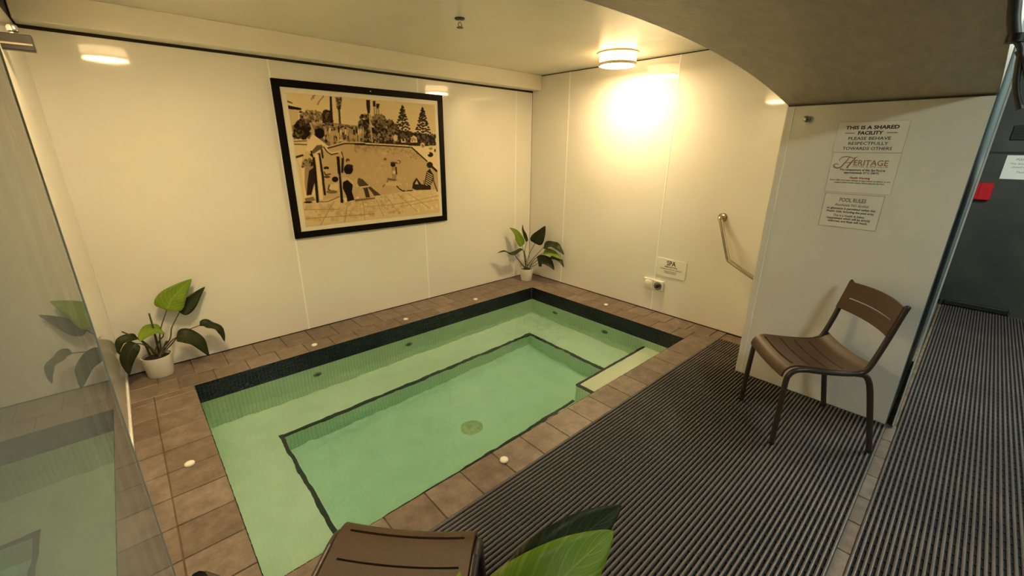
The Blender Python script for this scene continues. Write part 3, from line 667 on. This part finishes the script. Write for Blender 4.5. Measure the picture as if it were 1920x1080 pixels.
RGB = np.stack([np.interp(IMG, ks, cs[:, i]) for i in range(3)], -1)
inset = .040; px0, px1, pz0, pz1 = -HW + B + inset, HW - B - inset + .006, B + inset * .9, HH - B - inset * .9
gx = np.linspace(px0, px1, NW); gz = np.linspace(pz1, pz0, NH)
VX, VZ = np.meshgrid(gx, gz); V = np.stack([VX, np.full_like(VX, -.0135), VZ], -1).reshape(-1, 3)
idx = np.arange(NW * NH).reshape(NH, NW)
F = np.stack([idx[:-1, :-1], idx[1:, :-1], idx[1:, 1:], idx[:-1, 1:]], -1).reshape(-1, 4)
pm = bpy.data.meshes.new('print'); pm.vertices.add(len(V)); pm.vertices.foreach_set('co', V.ravel()); pm.loops.add(F.size); pm.loops.foreach_set('vertex_index', F.ravel().astype(np.int32))
pm.polygons.add(len(F)); pm.polygons.foreach_set('loop_start', np.arange(0, F.size, 4, dtype=np.int32)); pm.update(calc_edges=True); pm.validate()
at = pm.color_attributes.new('tone', 'FLOAT_COLOR', 'POINT'); at.data.foreach_set('color', np.concatenate([RGB.reshape(-1, 3), np.ones((NW * NH, 1))], 1).ravel().astype(np.float32))
m, nt, b = nodes_of('sepia_print'); a = nt.nodes.new('ShaderNodeAttribute'); a.attribute_name = 'tone'; nt.links.new(a.outputs['Color'], b.inputs['Base Color']); b.inputs['Roughness'].default_value = .5; b.inputs['Specular IOR Level'].default_value = .12
put('printed_photo', pm, m, fp)
# ------------------------------------------------------------------ signs
RX_PIER = (math.pi / 2, 0, -math.pi / 2)        # text facing -x
def sign_pier(name, label, y0, y1, z0, z1, lines, thick=.0015, border=None, cat='sign', x=XJ, pinned=None):
    yc, zc = (y0 + y1) / 2, (z0 + z1) / 2
    t = thing(name, label, cat, (x, yc, zc)); hw, hh = abs(y1 - y0) / 2, (z1 - z0) / 2
    box('sheet', -thick, 0, -hw, hw, -hh, hh, M['paper'], t)
    def edge(a, b, c, d): box('border_line', -thick - .0004, -thick + .0002, a, b, c, d, M['paper_edge'], t)
    if border:
        e = border; edge(-hw, hw, hh - e, hh); edge(-hw, hw, -hh, -hh + e); edge(-hw, -hw + e, -hh + e, hh - e); edge(hw - e, hw, -hh + e, hh - e)
    for body, size, z, wd, mk, bold in lines:
        me = text_mesh(body, size, bold, width=wd); me.materials.append(M[mk])
        xs = [v.co.x for v in me.vertices]; cx = (max(xs) + min(xs)) / 2
        for v in me.vertices: v.co.x -= cx
        put('lettering', me, None, t, (-thick - .0008, 0, z), RX_PIER)
    return t, hw, hh
s1, hw, hh = sign_pier('paper_sign', 'white notice at the top of the pier asking to behave respectfully', -3.021, -3.317, 1.495, 1.652,
    [('THIS IS A SHARED', .024, .040, .222, 'ink', .0009), ('FACILITY', .024, .0125, .105, 'ink', .0009), ('PLEASE BEHAVE', .022, -.014, .178, 'ink', .0002), ('RESPECTFULLY', .022, -.0395, .168, 'ink', .0002), ('TOWARDS OTHERS', .022, -.065, .208, 'ink', .0002)], border=.0011)
for sg in (-1, 1): box('dash', -.0022, -.0018, sg * .088 - .021, sg * .088 + .021, .0185, .0215, M['ink'], s1)
s2, hw, hh = sign_pier('paper_sign', 'white spa temperature notice with a copper script logo below the top notice', -3.028, -3.318, 1.283, 1.494,
    [('ERITAGE', .040, .0405, .145, 'ink_copper', .0004), ('HOTEL & SPA CLUB', .010, .031, .150, 'ink_copper', 0), ('The temperature of this Spa Pool is', .0135, .012, .195, 'ink', .0003), ('approximately 37°C (98°F)', .0135, -.003, .150, 'ink', .0003),
     ('Health Warning', .014, -.030, .088, 'ink_red', .0004), ('If you suffer from heart disease or any medical conditions or are', .0095, -.043, .262, 'ink', .0002), ('pregnant please consult a doctor before using this Spa Pool', .0095, -.055, .215, 'ink', .0002)], border=.0011)
for ch in s2.children:                       # wordmark sits right of the script initial
    if ch.name.startswith('lettering') and len(ch.data.materials) and ch.data.materials[0] == M['ink_copper']: ch.location.y -= .030
sw = MB()                                   # flowing script capital
def ribbon(pts, wd):
    P = smooth_path([(0, -u, v) for u, v in pts], 5); n = len(P)
    for i in range(n - 1):
        d = (P[i + 1] - P[i]); d = Vector((0, -d.z, d.y)).normalized()
        w0 = wd * (.35 + .65 * math.sin(math.pi * i / (n - 1))); w1 = wd * (.35 + .65 * math.sin(math.pi * (i + 1) / (n - 1)))
        sw.add([P[i] + d * w0, P[i + 1] + d * w1, P[i + 1] - d * w1, P[i] - d * w0], [(0, 1, 2, 3)])
ribbon([(-.055, .083), (-.060, .070), (-.074, .045), (-.086, .027), (-.105, .024), (-.118, .034), (-.110, .045), (-.095, .043)], .0036)
ribbon([(-.025, .085), (-.036, .066), (-.050, .040), (-.056, .026), (-.048, .027)], .0036)
ribbon([(-.092, .058), (-.098, .068), (-.085, .082), (-.060, .084), (-.036, .078), (-.018, .086)], .0022)
ribbon([(-.074, .048), (-.060, .053), (-.042, .054), (-.030, .058)], .0018)
sw.put('script_initial', M['ink_copper'], s2, loc=(-.0023, .012, 0))
sign_pier('paper_sign', 'white framed pool rules notice lowest of the three on the pier', -3.036, -3.300, 1.089, 1.276,
    [('POOL RULES', .030, .050, .118, 'ink_grey', .0003), ('Absolutely NO alcohol', .0195, .026, .150, 'ink_grey', .0001), ('or glassware is permitted within this', .0165, .007, .218, 'ink', .0003), ('Health Club, including the pool area.', .0165, -.010, .214, 'ink', .0003),
     ('This is a Health & Safety', .0165, -.032, .142, 'ink_grey', .0002), ('requirement which will be strictly', .0165, -.048, .198, 'ink', .0003), ('enforced, and fines will result.', .0165, -.064, .180, 'ink', .0003)], border=.0024, thick=.003)
sign_pier('spa_sign', 'small white spa button sign on the panelled right wall', -1.722, -2.010, .372, .538,
    [('SPA', .062, .026, .088, 'ink', .0010), ('PRESS BUTTON', .016, .006, .120, 'ink', .0006), ('TO OPERATE SPA JETS FOR 10 MINUTES', .0145, -.016, .208, 'ink_grey', .0003), ('PLEASE SHOWER BEFORE', .013, -.036, .120, 'ink_grey', .0003), ('ENTERING THE POOL', .013, -.050, .115, 'ink_grey', .0003)], thick=.006, x=-.0005)
# paper notice, call point, dark vent and line on the far corridor wall
FXW = 2.46
sign_pier('paper_sign', 'pale notice taped to the dark far corridor wall', -3.712, -3.99, 1.268, 1.477,
    [('PLEASE NOTE', .026, .060, .15, 'ink_grey', 0), ('This door must remain', .022, .025, .21, 'ink_grey', 0), ('closed at all times', .022, -.005, .18, 'ink_grey', 0), ('Thank you', .022, -.05, .10, 'ink_grey', 0)], x=FXW)
cp = thing('call_point', 'red box on the far corridor wall beside the glass edge', 'alarm', (FXW, -3.652, 1.148))
MB().box(-.045, 0, -.045, .045, -.078, .078, .006).put('housing', M['red'], cp); box('window', -.0465, -.044, -.028, .028, -.03, .03, M['red'], cp)
wfar = bpy.data.objects['wall_far']
box('panel_joint', FXW - .004, FXW + .001, -5.2, YA0 - .002, 1.49, 1.508, M['black_rubber'], wfar)
vt = thing('wall_vent', 'black vent grille above the notice on the far corridor wall', 'vent', (FXW, -3.95, 1.67))
box('vent_frame', -.014, 0, -.26, .26, -.062, .062, M['black_rubber'], vt, c=.003)
for k in range(5): box('slat', -.020, -.014, -.24, .24, -.05 + k * .021, -.042 + k * .021, M['black_rubber'], vt)
db = thing('floor_bar', 'long black bar lying on the corridor floor at the far wall', 'bar', (2.435, -3.86, .014))
MB().box(-.02, .02, -.215, .225, 0, .05, .006).put('bar', M['black_rubber'], db); box('end_cap', -.021, .021, -.232, -.215, 0, .052, M['pipe'], db, c=.004)
# grey conduit hanging beside the arch at the top right
XP = -2.2
pts = [on_plane(x, y, 0, XP) for x, y in ((1905, -60), (1903, 0), (1900, 40), (1903, 72))]
cdt = thing('hanging_conduit', 'grey conduit hanging at the top right beside the arch', 'conduit', tuple(pts[0]))
MB().tube([p - pts[0] for p in smooth_path(pts, 5)], .011, 12).put('conduit', M['pipe'], cdt, smooth=True)
pts2 = [on_plane(x, y, 0, XP) for x, y in ((1903, 72), (1914, 92), (1909, 125), (1905, 165), (1912, 205))]
MB().tube([p - pts[0] for p in smooth_path(pts2, 5)], .006, 10).put('cable_tail', M['pipe'], cdt, smooth=True)
pts3 = [on_plane(x, y, 0, XP) for x, y in ((1909, 95), (1925, 130), (1930, 190))]
MB().tube([p - pts[0] for p in smooth_path(pts3, 5)], .006, 10).put('cable_tail', M['pipe'], cdt, smooth=True)
MB().lathe([(0, -.008), (.015, -.008), (.015, .008), (0, .008)], 14, 'z', tuple(pts2[0] - pts[0])).put('coupling', M['dark_metal'], cdt, smooth=True)
# round door stop on the pier
ds = thing('door_stop', 'small chrome round stop on the upper left of the white pier', 'hook', (XJ, -2.867, 1.672))
MB().lathe([(0, 0), (.017, 0), (.017, -.006), (.009, -.009), (.009, -.020), (.0, -.020)], 20, 'x').put('base', M['chrome'], ds, smooth=True)
MB().lathe([(0, -.018), (.013, -.018), (.018, -.024), (.017, -.034), (.010, -.039), (0, -.040)], 20, 'x').put('cap', M['chrome'], ds, smooth=True)
# air button and dial on the right wall
sb = thing('spa_control_box', 'white twin control box with push button and dial below the spa sign', 'switch', (0, -1.716, .268))
box('module', -.022, 0, .002, .104, -.048, .052, M['white_plastic'], sb, c=.005); bx2 = box('module', -.022, 0, -.104, -.002, -.050, .050, M['white_plastic'], sb, c=.005)
MB().lathe([(0, -.022), (.036, -.022), (.034, -.027), (.026, -.031), (.012, -.033), (0, -.0335)], 24, 'x', (0, .053, .004)).put('push_button', M['cap'], sb, smooth=True)
MB().lathe([(0, -.022), (.040, -.022), (.040, -.030), (.034, -.034), (.030, -.030), (.0, -.028)], 28, 'x', (0, -.053, 0)).put('dial_ring', M['steel'], sb, smooth=True)
MB().lathe([(0, -.027), (.020, -.027), (.018, -.044), (.012, -.048), (0, -.049)], 20, 'x', (0, -.053, 0)).put('dial_knob', M['dark_metal'], sb, smooth=True)
# grab rail
gr = thing('grab_rail', 'bent stainless steel grab rail on the panelled right wall', 'rail', (0, -2.25, .972))
o0 = Vector((0, -2.25, .972))
A_ = Vector((-.065, -2.262, .960)); Bn = Vector((-.065, -2.372, .645)); Cn = Vector((-.065, -2.665, .505))
path = [Vector((-.004, -2.25, .974)), Vector((-.035, -2.25, .974)), Vector((-.055, -2.252, .973)), Vector((-.064, -2.258, .962)), A_ + (Bn - A_) * .08, Bn + (A_ - Bn) * .10, Bn + (A_ - Bn) * .03 + Vector((0, -.004, 0)), Bn + (Cn - Bn) * .10, Cn + (Bn - Cn) * .06, Cn + Vector((.012, -.003, -.001)), Vector((-.035, -2.67, .502)), Vector((-.004, -2.67, .502))]
MB().tube([p - o0 for p in smooth_path(path, 5)], .0165, 14).put('rail_tube', M['steel'], gr, smooth=True)
for c in ((0, 0, .002), (0, -.42, -.470)): MB().lathe([(0, -.012), (.030, -.012), (.038, -.007), (.039, 0), (0, 0)], 24, 'x', c).put('flange', M['steel'], gr, smooth=True)
# cream caps on the coping
cm = MB().lathe([(0, 0), (.021, 0), (.0225, .004), (.021, .010), (.014, .0135), (0, .0145)], 22).me('round_cap', True); cm.materials.append(M['cap'])
for x, y, l in ((-2.467, -2.335, 'cream round cap on the front coping nearest the mat'), (-3.648, -1.318, 'cream round cap on the left coping near the glass door'), (-2.735, -.356, 'cream round cap on the back coping nearest the left plant'),
                (-1.93, -.356, 'cream round cap at the middle of the back coping'), (-1.12, -.350, 'cream round cap on the back coping nearest the corner plant'), (-.225, -1.345, 'cream round cap on the right coping below the lamp')):
    put('coping_cap', cm, None, None, (x, y, .0005), (0, 0, 0), l, 'cap', 'round caps set on the coping')
# ------------------------------------------------------------------ chairs
def grid_sheet(name, fn, us, vs, skip, th, m, parent):
    b = bmesh.new(); vv = [[b.verts.new(fn(u, v)) for u in us] for v in vs]
    for j in range(len(vs) - 1):
        for i in range(len(us) - 1):
            if not skip(i, j): b.faces.new((vv[j][i], vv[j][i + 1], vv[j + 1][i + 1], vv[j + 1][i]))
    for v in [v for v in b.verts if not v.link_faces]: b.verts.remove(v)
    bmesh.ops.recalc_face_normals(b, faces=b.faces)
    g = bmesh.ops.solidify(b, geom=b.faces[:], thickness=th)
    for f in b.faces: f.smooth = True
    me = bpy.data.meshes.new(name); b.to_mesh(me); b.free(); me.set_sharp_from_angle(angle=math.radians(50)); return put(name, me, m, parent)
def make_chair(label, loc, rz):
    t = thing('resin_chair', label, 'chair', loc, rz, 'brown slatted chairs'); W = .2
    # seat: profile from rolled front lip to the raised rear, hollowed across
    prof = smooth_path([(0, .250, .392), (0, .246, .418), (0, .228, .441), (0, .195, .452), (0, .12, .447), (0, .04, .440), (0, -.04, .438), (0, -.095, .446), (0, -.130, .468), (0, -.150, .492)], 6)
    us = [-.192, -.178, -.165] + [-.165 + .33 * k / 12 for k in range(1, 12)] + [.165, .178, .192]
    # rows: insert thin slot rows
    L = [0]
    for a, b_ in zip(prof[:-1], prof[1:]): L.append(L[-1] + (b_ - a).length)
    def P(s):
        for i in range(len(L) - 1):
            if s <= L[i + 1]: return prof[i].lerp(prof[i + 1], (s - L[i]) / (L[i + 1] - L[i]))
        return prof[-1]
    slots = [.085, .168, .246, .324]; vs = set(np.linspace(0, L[-1], 30).round(4))
    vs = sorted(v for v in vs if all(abs(v - s) > .007 for s in slots)); vs = sorted(vs + [s - .003 for s in slots] + [s + .003 for s in slots])
    sl = {k for k in range(len(vs) - 1) if any(abs((vs[k] + vs[k + 1]) / 2 - s) < .002 for s in slots)}
    def fs(u, s):
        p = P(s); return (u, p.y, p.z - .016 * (1 - (u / .192) ** 2) * (1 if s > .03 else .6))
    nu = len(us)
    grid_sheet('seat', fs, us, vs, lambda i, j: j in sl and 2 <= i < nu - 3, -.010, M['chair'], t)
    # backrest plate with one slot
    zs_ = [.655, .672, .690, .708, .7185, .7245, .745, .765, .785, .798, .806]
    def fb(u, z):
        y = -.118 - (z - .47) * .235; k = 1 - (u / .205) ** 2
        return (u, y - .030 * k, z + .010 * k * (z - .655) / .15 - .006)
    ub = [-.204, -.18, -.165] + [-.165 + .33 * k / 12 for k in range(1, 12)] + [.165, .18, .204]
    grid_sheet('backrest', fb, ub, zs_, lambda i, j: j == 4 and 2 <= i < len(ub) - 3, .009, M['chair'], t)
    for sx in (-1, 1):
        X = sx * W
        lg = MB().tube(smooth_path([(sx * .212, .240, .012), (sx * .208, .238, .20), (X, .236, .36), (X, .228, .408), (X, .200, .436), (X, .155, .443)], 5), [.0115] * 5 + [.013] * 25 if False else .0135, 10).put('leg', M['chair_dark'], t, smooth=True)
        MB().lathe([(0, 0), (.0135, 0), (.0145, .004), (.0145, .016), (0, .016)], 12, 'z', (sx * .212, .240, .0)).put('foot_cap', M['foot'], lg, smooth=True)
        MB().tube(smooth_path([(X, .158, .443), (X, .06, .437), (X, -.04, .437), (X, -.105, .446)], 4), .0130, 10).put('seat_rail', M['chair_dark'], t, smooth=True)
        lg = MB().tube(smooth_path([(X, -.075, .440), (X, -.115, .435), (X, -.142, .405), (X, -.165, .34), (sx * .206, -.200, .18), (sx * .210, -.236, .012)], 5), .0140, 10).put('leg', M['chair_dark'], t, smooth=True)
        MB().lathe([(0, 0), (.0135, 0), (.0145, .004), (.0145, .016), (0, .016)], 12, 'z', (sx * .210, -.236, .0)).put('foot_cap', M['foot'], lg, smooth=True)
        MB().tube(smooth_path([(X, -.085, .444), (X, -.112, .458), (X, -.130, .492), (X, -.160, .60), (X * 1.01, -.194, .755), (X * 1.015, -.204, .796), (X * 1.01, -.206, .802)], 5), .0135, 10).put('back_post', M['chair_dark'], t, smooth=True)
    return t
fl_, br_ = Vector((-1.004, -2.926)), Vector((-1.008, -3.569))
make_chair('brown slatted resin chair standing against the white pier', (-1.006, -3.247, .013), math.atan2(.765, -.644) - math.pi / 2)
make_chair('brown slatted resin chair cut off at the bottom of the view near the glass door', (-3.372, -2.922, .013), math.atan2(.69, .725) - math.pi / 2)
# ------------------------------------------------------------------ potted plants
def pot(t, r0, r1, h, loc):
    MB().lathe([(0, 0), (r0 * .96, 0), (r0, .004), (r1, h - .004), (r1, h), (r1 - .006, h), (r1 - .008, h - .02), (0, h - .022)], 40, 'z', loc).put('pot', M['pot'], t, smooth=True)
    s = MB(); s.lathe([(0, h - .021), (r1 - .009, h - .021), (r1 * .6, h - .012), (r1 * .25, h - .006), (0, h - .005)], 24, 'z', loc); s.put('soil', M['soil'], t, smooth=True)
def leaf(t, mk, spine, width, up, fold=.25, wave=.0, shape=.55, name='leaf', twist=0.0):
    S = smooth_path(spine, 8); n = len(S); verts = []; uv = []; NU = 6
    Ls = [0.0]
    for a, b_ in zip(S[:-1], S[1:]): Ls.append(Ls[-1] + (b_ - a).length)
    up = Vector(up).normalized()
    for i, p in enumerate(S):
        u = Ls[i] / Ls[-1]; tn = (S[min(i + 1, n - 1)] - S[max(i - 1, 0)]).normalized()
        sd = tn.cross(up)
        sd = sd.normalized() if sd.length > 1e-4 else Vector((1, 0, 0)); nm = sd.cross(tn).normalized()
        if twist:
            q = Matrix.Rotation(twist * u, 3, tn); sd = q @ sd; nm = q @ nm
        prof = (math.sin(math.pi * u ** shape) ** .72) * (1 - .25 * u) if 0 < u < 1 else 0.0
        hw_ = width / 2 * max(prof, .02 if i == 0 else .0) * 1.12
        for k in range(-NU // 2, NU // 2 + 1):
            v = k / (NU / 2); off = sd * (v * hw_) + nm * (abs(v) * hw_ * fold) + nm * (math.sin(u * 14 + (1.3 if v > 0 else 0)) * wave * abs(v) ** 1.5 * hw_)
            verts.append(p + off); uv.append((u, v, 0))
    m_ = NU + 1; faces = [(i * m_ + k, i * m_ + k + 1, (i + 1) * m_ + k + 1, (i + 1) * m_ + k) for i in range(n - 1) for k in range(NU)]
    me = mesh(name, verts, faces, True); a = me.attributes.new('leafuv', 'FLOAT_VECTOR', 'POINT'); a.data.foreach_set('vector', [c for q in uv for c in q])
    o = put(name, me, M[mk], t)
    md = o.modifiers.new('thick', 'SOLIDIFY'); md.thickness = .0008
    return o
def stem(t, pts, r0=.005, r1=.003):
    P = smooth_path(pts, 6); n = len(P); MB().tube(P, [r0 + (r1 - r0) * i / (n - 1) for i in range(n)], 8).put('stem', M['stem'], t, smooth=True)
def plant(label, base, k, ox, oy, leaves, stubs=(), pot_r=(.072, .086), pot_h=.145, root=(0, 0)):
    B_ = Vector(base); t = thing('potted_plant', label, 'plant', base); pot(t, pot_r[0], pot_r[1], pot_h, (0, 0, 0))
    vd = Vector((base[0] - CAM[0], base[1] - CAM[1], 0)).normalized()
    at_ = lambda q: near(ox + q[0] / k, oy + q[1] / k, base, q[2] if len(q) > 2 else 0.0) - B_
    for i, lf in enumerate(leaves):
        sp_ = [at_(q) for q in lf['spine']]
        leaf(t, lf['m'], sp_, lf['w'], -vd * lf.get('face', 1.0) + Vector((0, 0, lf.get('tilt', .6))) + Vector(lf.get('side', (0, 0, 0))), lf.get('fold', .2), lf.get('wave', .06), lf.get('shape', .55), twist=lf.get('twist', 0))
        if 'stem' in lf: a = Vector((math.cos(i * 2.4) * .025, math.sin(i * 2.4) * .025, pot_h - .02)); stem(t, [a] + [at_(q) for q in lf['stem']] + [sp_[0] * .97 + sp_[1] * .03])
    for i, st in enumerate(stubs):
        a = Vector((math.cos(i * 2 + 1) * .03, math.sin(i * 2 + 1) * .03, pot_h - .02)); stem(t, [a] + [at_(q) for q in st], .0075, .0045)
    return t
plant('potted plant with broad green leaves beside the left wall', (-3.672, -.115, .0005), 4.908, 200, 500, [
    dict(m='leaf_bright', spine=[(552, 400, .02), (600, 300, .03), (690, 200, .045), (782, 113, .055)], w=.155, stem=[(492, 700, .0), (495, 580, .01)], tilt=.25, fold=.12, shape=.46),
    dict(m='leaf_dark', spine=[(668, 420, .045), (735, 370, .05), (830, 260, .065), (905, 184, .075)], w=.088, stem=[(575, 680, .02), (600, 560, .03)], tilt=.2, fold=.2, shape=.5),
    dict(m='leaf_dark', spine=[(855, 540, -.01), (910, 525, -.02), (1000, 555, -.035), (1060, 610, -.045), (1085, 690, -.05)], w=.062, stem=[(600, 710, -.01), (690, 610, -.01)], tilt=.9, face=.5, wave=.3, fold=.25),
    dict(m='leaf_dark', spine=[(640, 650, -.03), (740, 640, -.05), (850, 700, -.07), (945, 825, -.08)], w=.105, stem=[(590, 690, -.02)], tilt=.9, face=.7, wave=.12, fold=.15, shape=.48),
    dict(m='leaf_bright', spine=[(515, 592, .0), (430, 590, -.03), (350, 630, -.07), (305, 690, -.10)], w=.115, stem=[(480, 690, -.01), (520, 640, -.0)], tilt=1.0, face=.55, fold=.25, shape=.6),
    dict(m='leaf_dark', spine=[(280, 650, -.03), (210, 655, -.05), (130, 690, -.06), (105, 760, -.07), (120, 810, -.075)], w=.062, stem=[(400, 740, -.02), (340, 690, -.02)], tilt=.8, face=.6, wave=.12, fold=.2),
    dict(m='leaf_dark', spine=[(275, 705, -.07), (225, 760, -.09), (190, 870, -.10), (208, 1000, -.10)], w=.085, stem=[(400, 755, -.04), (330, 715, -.06)], tilt=.35, face=.8, wave=.16, fold=.2)],
    stubs=[[(440, 610, 0), (390, 430, -.01)], [(330, 690, -.02), (140, 598, -.03)], [(545, 700, .01), (560, 690, .01)]])
plant('potted plant with broad green leaves in the far corner of the room', (-.235, -.195, .0005), 8.307, 920, 410, [
    dict(m='leaf_bright', spine=[(492, 425, -.0), (450, 330, -.02), (390, 210, -.03), (293, 140, -.05)], w=.10, stem=[(540, 650, 0), (525, 530, 0)], tilt=.2, side=(.5, 0, 0), fold=.2),
    dict(m='leaf_dark', spine=[(560, 362, .03), (535, 290, .03), (500, 190, .02), (494, 88, .02)], w=.07, stem=[(555, 650, .02), (530, 520, .02)], tilt=.1, fold=.3, side=(.9, .0, 0)),
    dict(m='leaf_dark', spine=[(690, 385, -.01), (720, 330, -.02), (790, 220, -.03), (850, 112, -.04)], w=.15, stem=[(575, 650, .0), (620, 510, .01)], tilt=.2, fold=.15, shape=.5),
    dict(m='leaf_dark', spine=[(500, 475, -.03), (400, 520, -.08), (310, 560, -.13), (220, 505, -.17), (98, 538, -.20)], w=.060, stem=[(535, 680, 0), (520, 560, -.01)], tilt=1, face=.4, wave=.25, fold=.25),
    dict(m='leaf_dark', spine=[(825, 445, -.06), (920, 410, -.10), (1030, 440, -.16), (1145, 565, -.21)], w=.12, stem=[(600, 700, .0), (690, 590, -.02)], tilt=.8, face=.5, wave=.12),
    dict(m='leaf_bright', spine=[(820, 530, -.08), (900, 520, -.12), (1010, 570, -.19), (1110, 640, -.24)], w=.10, stem=[(640, 690, -.0), (720, 600, -.03)], tilt=.9, face=.6, wave=.08),
    dict(m='leaf_dark', spine=[(740, 690, -.06), (820, 650, -.10), (920, 700, -.15), (990, 800, -.19)], w=.135, stem=[(660, 740, -.02)], tilt=.7, face=.8, wave=.14, shape=.5),
    dict(m='leaf_dark', spine=[(930, 600, -.10), (1010, 610, -.14), (1090, 660, -.18), (1140, 760, -.22)], w=.07, stem=[(650, 710, .0), (780, 620, -.04)], tilt=.8, face=.6)],
    stubs=[[(470, 690, -.01), (375, 570, -.02)]], pot_r=(.064, .082), pot_h=.145)
# plant at the near edge of the view, its pot on the mat below the frame
nb = (-3.08, -3.40, .0135); nB = Vector(nb)
t = thing('potted_plant', 'large green leaves of a potted plant at the bottom edge of the view', 'plant', nb); pot(t, .085, .10, .17, (0, 0, 0))
def pz(px, py, z): return on_plane(px, py, 2, z) - nB
vdn = Vector((-.55, -.55, .75))
for i, (mk, sp_, wd, tw) in enumerate((('leaf_bright', [pz(905, 1240, .40), pz(990, 1150, .50), pz(1075, 1065, .535), pz(1151, 995, .52)], .215, 0),
        ('leaf_dark', [pz(960, 1200, .36), pz(1020, 1090, .44), pz(1095, 1005, .475), pz(1166, 948, .46)], .190, .25),
        ('leaf_bright', [pz(835, 1250, .55), pz(845, 1180, .59), pz(855, 1120, .60), pz(862, 1071, .585)], .07, 0),
        ('leaf_dark', [pz(1250, 1240, .34), pz(1330, 1220, .38), pz(1400, 1230, .36), pz(1450, 1290, .30)], .10, 0))):
    leaf(t, mk, sp_, wd, vdn, .10, .04, .5, twist=tw)
    a = Vector((math.cos(i * 2.1) * .03, math.sin(i * 2.1) * .03, .15)); stem(t, [a, (a + sp_[0]) / 2 + Vector((0, 0, .05)), sp_[0]], .006, .004)
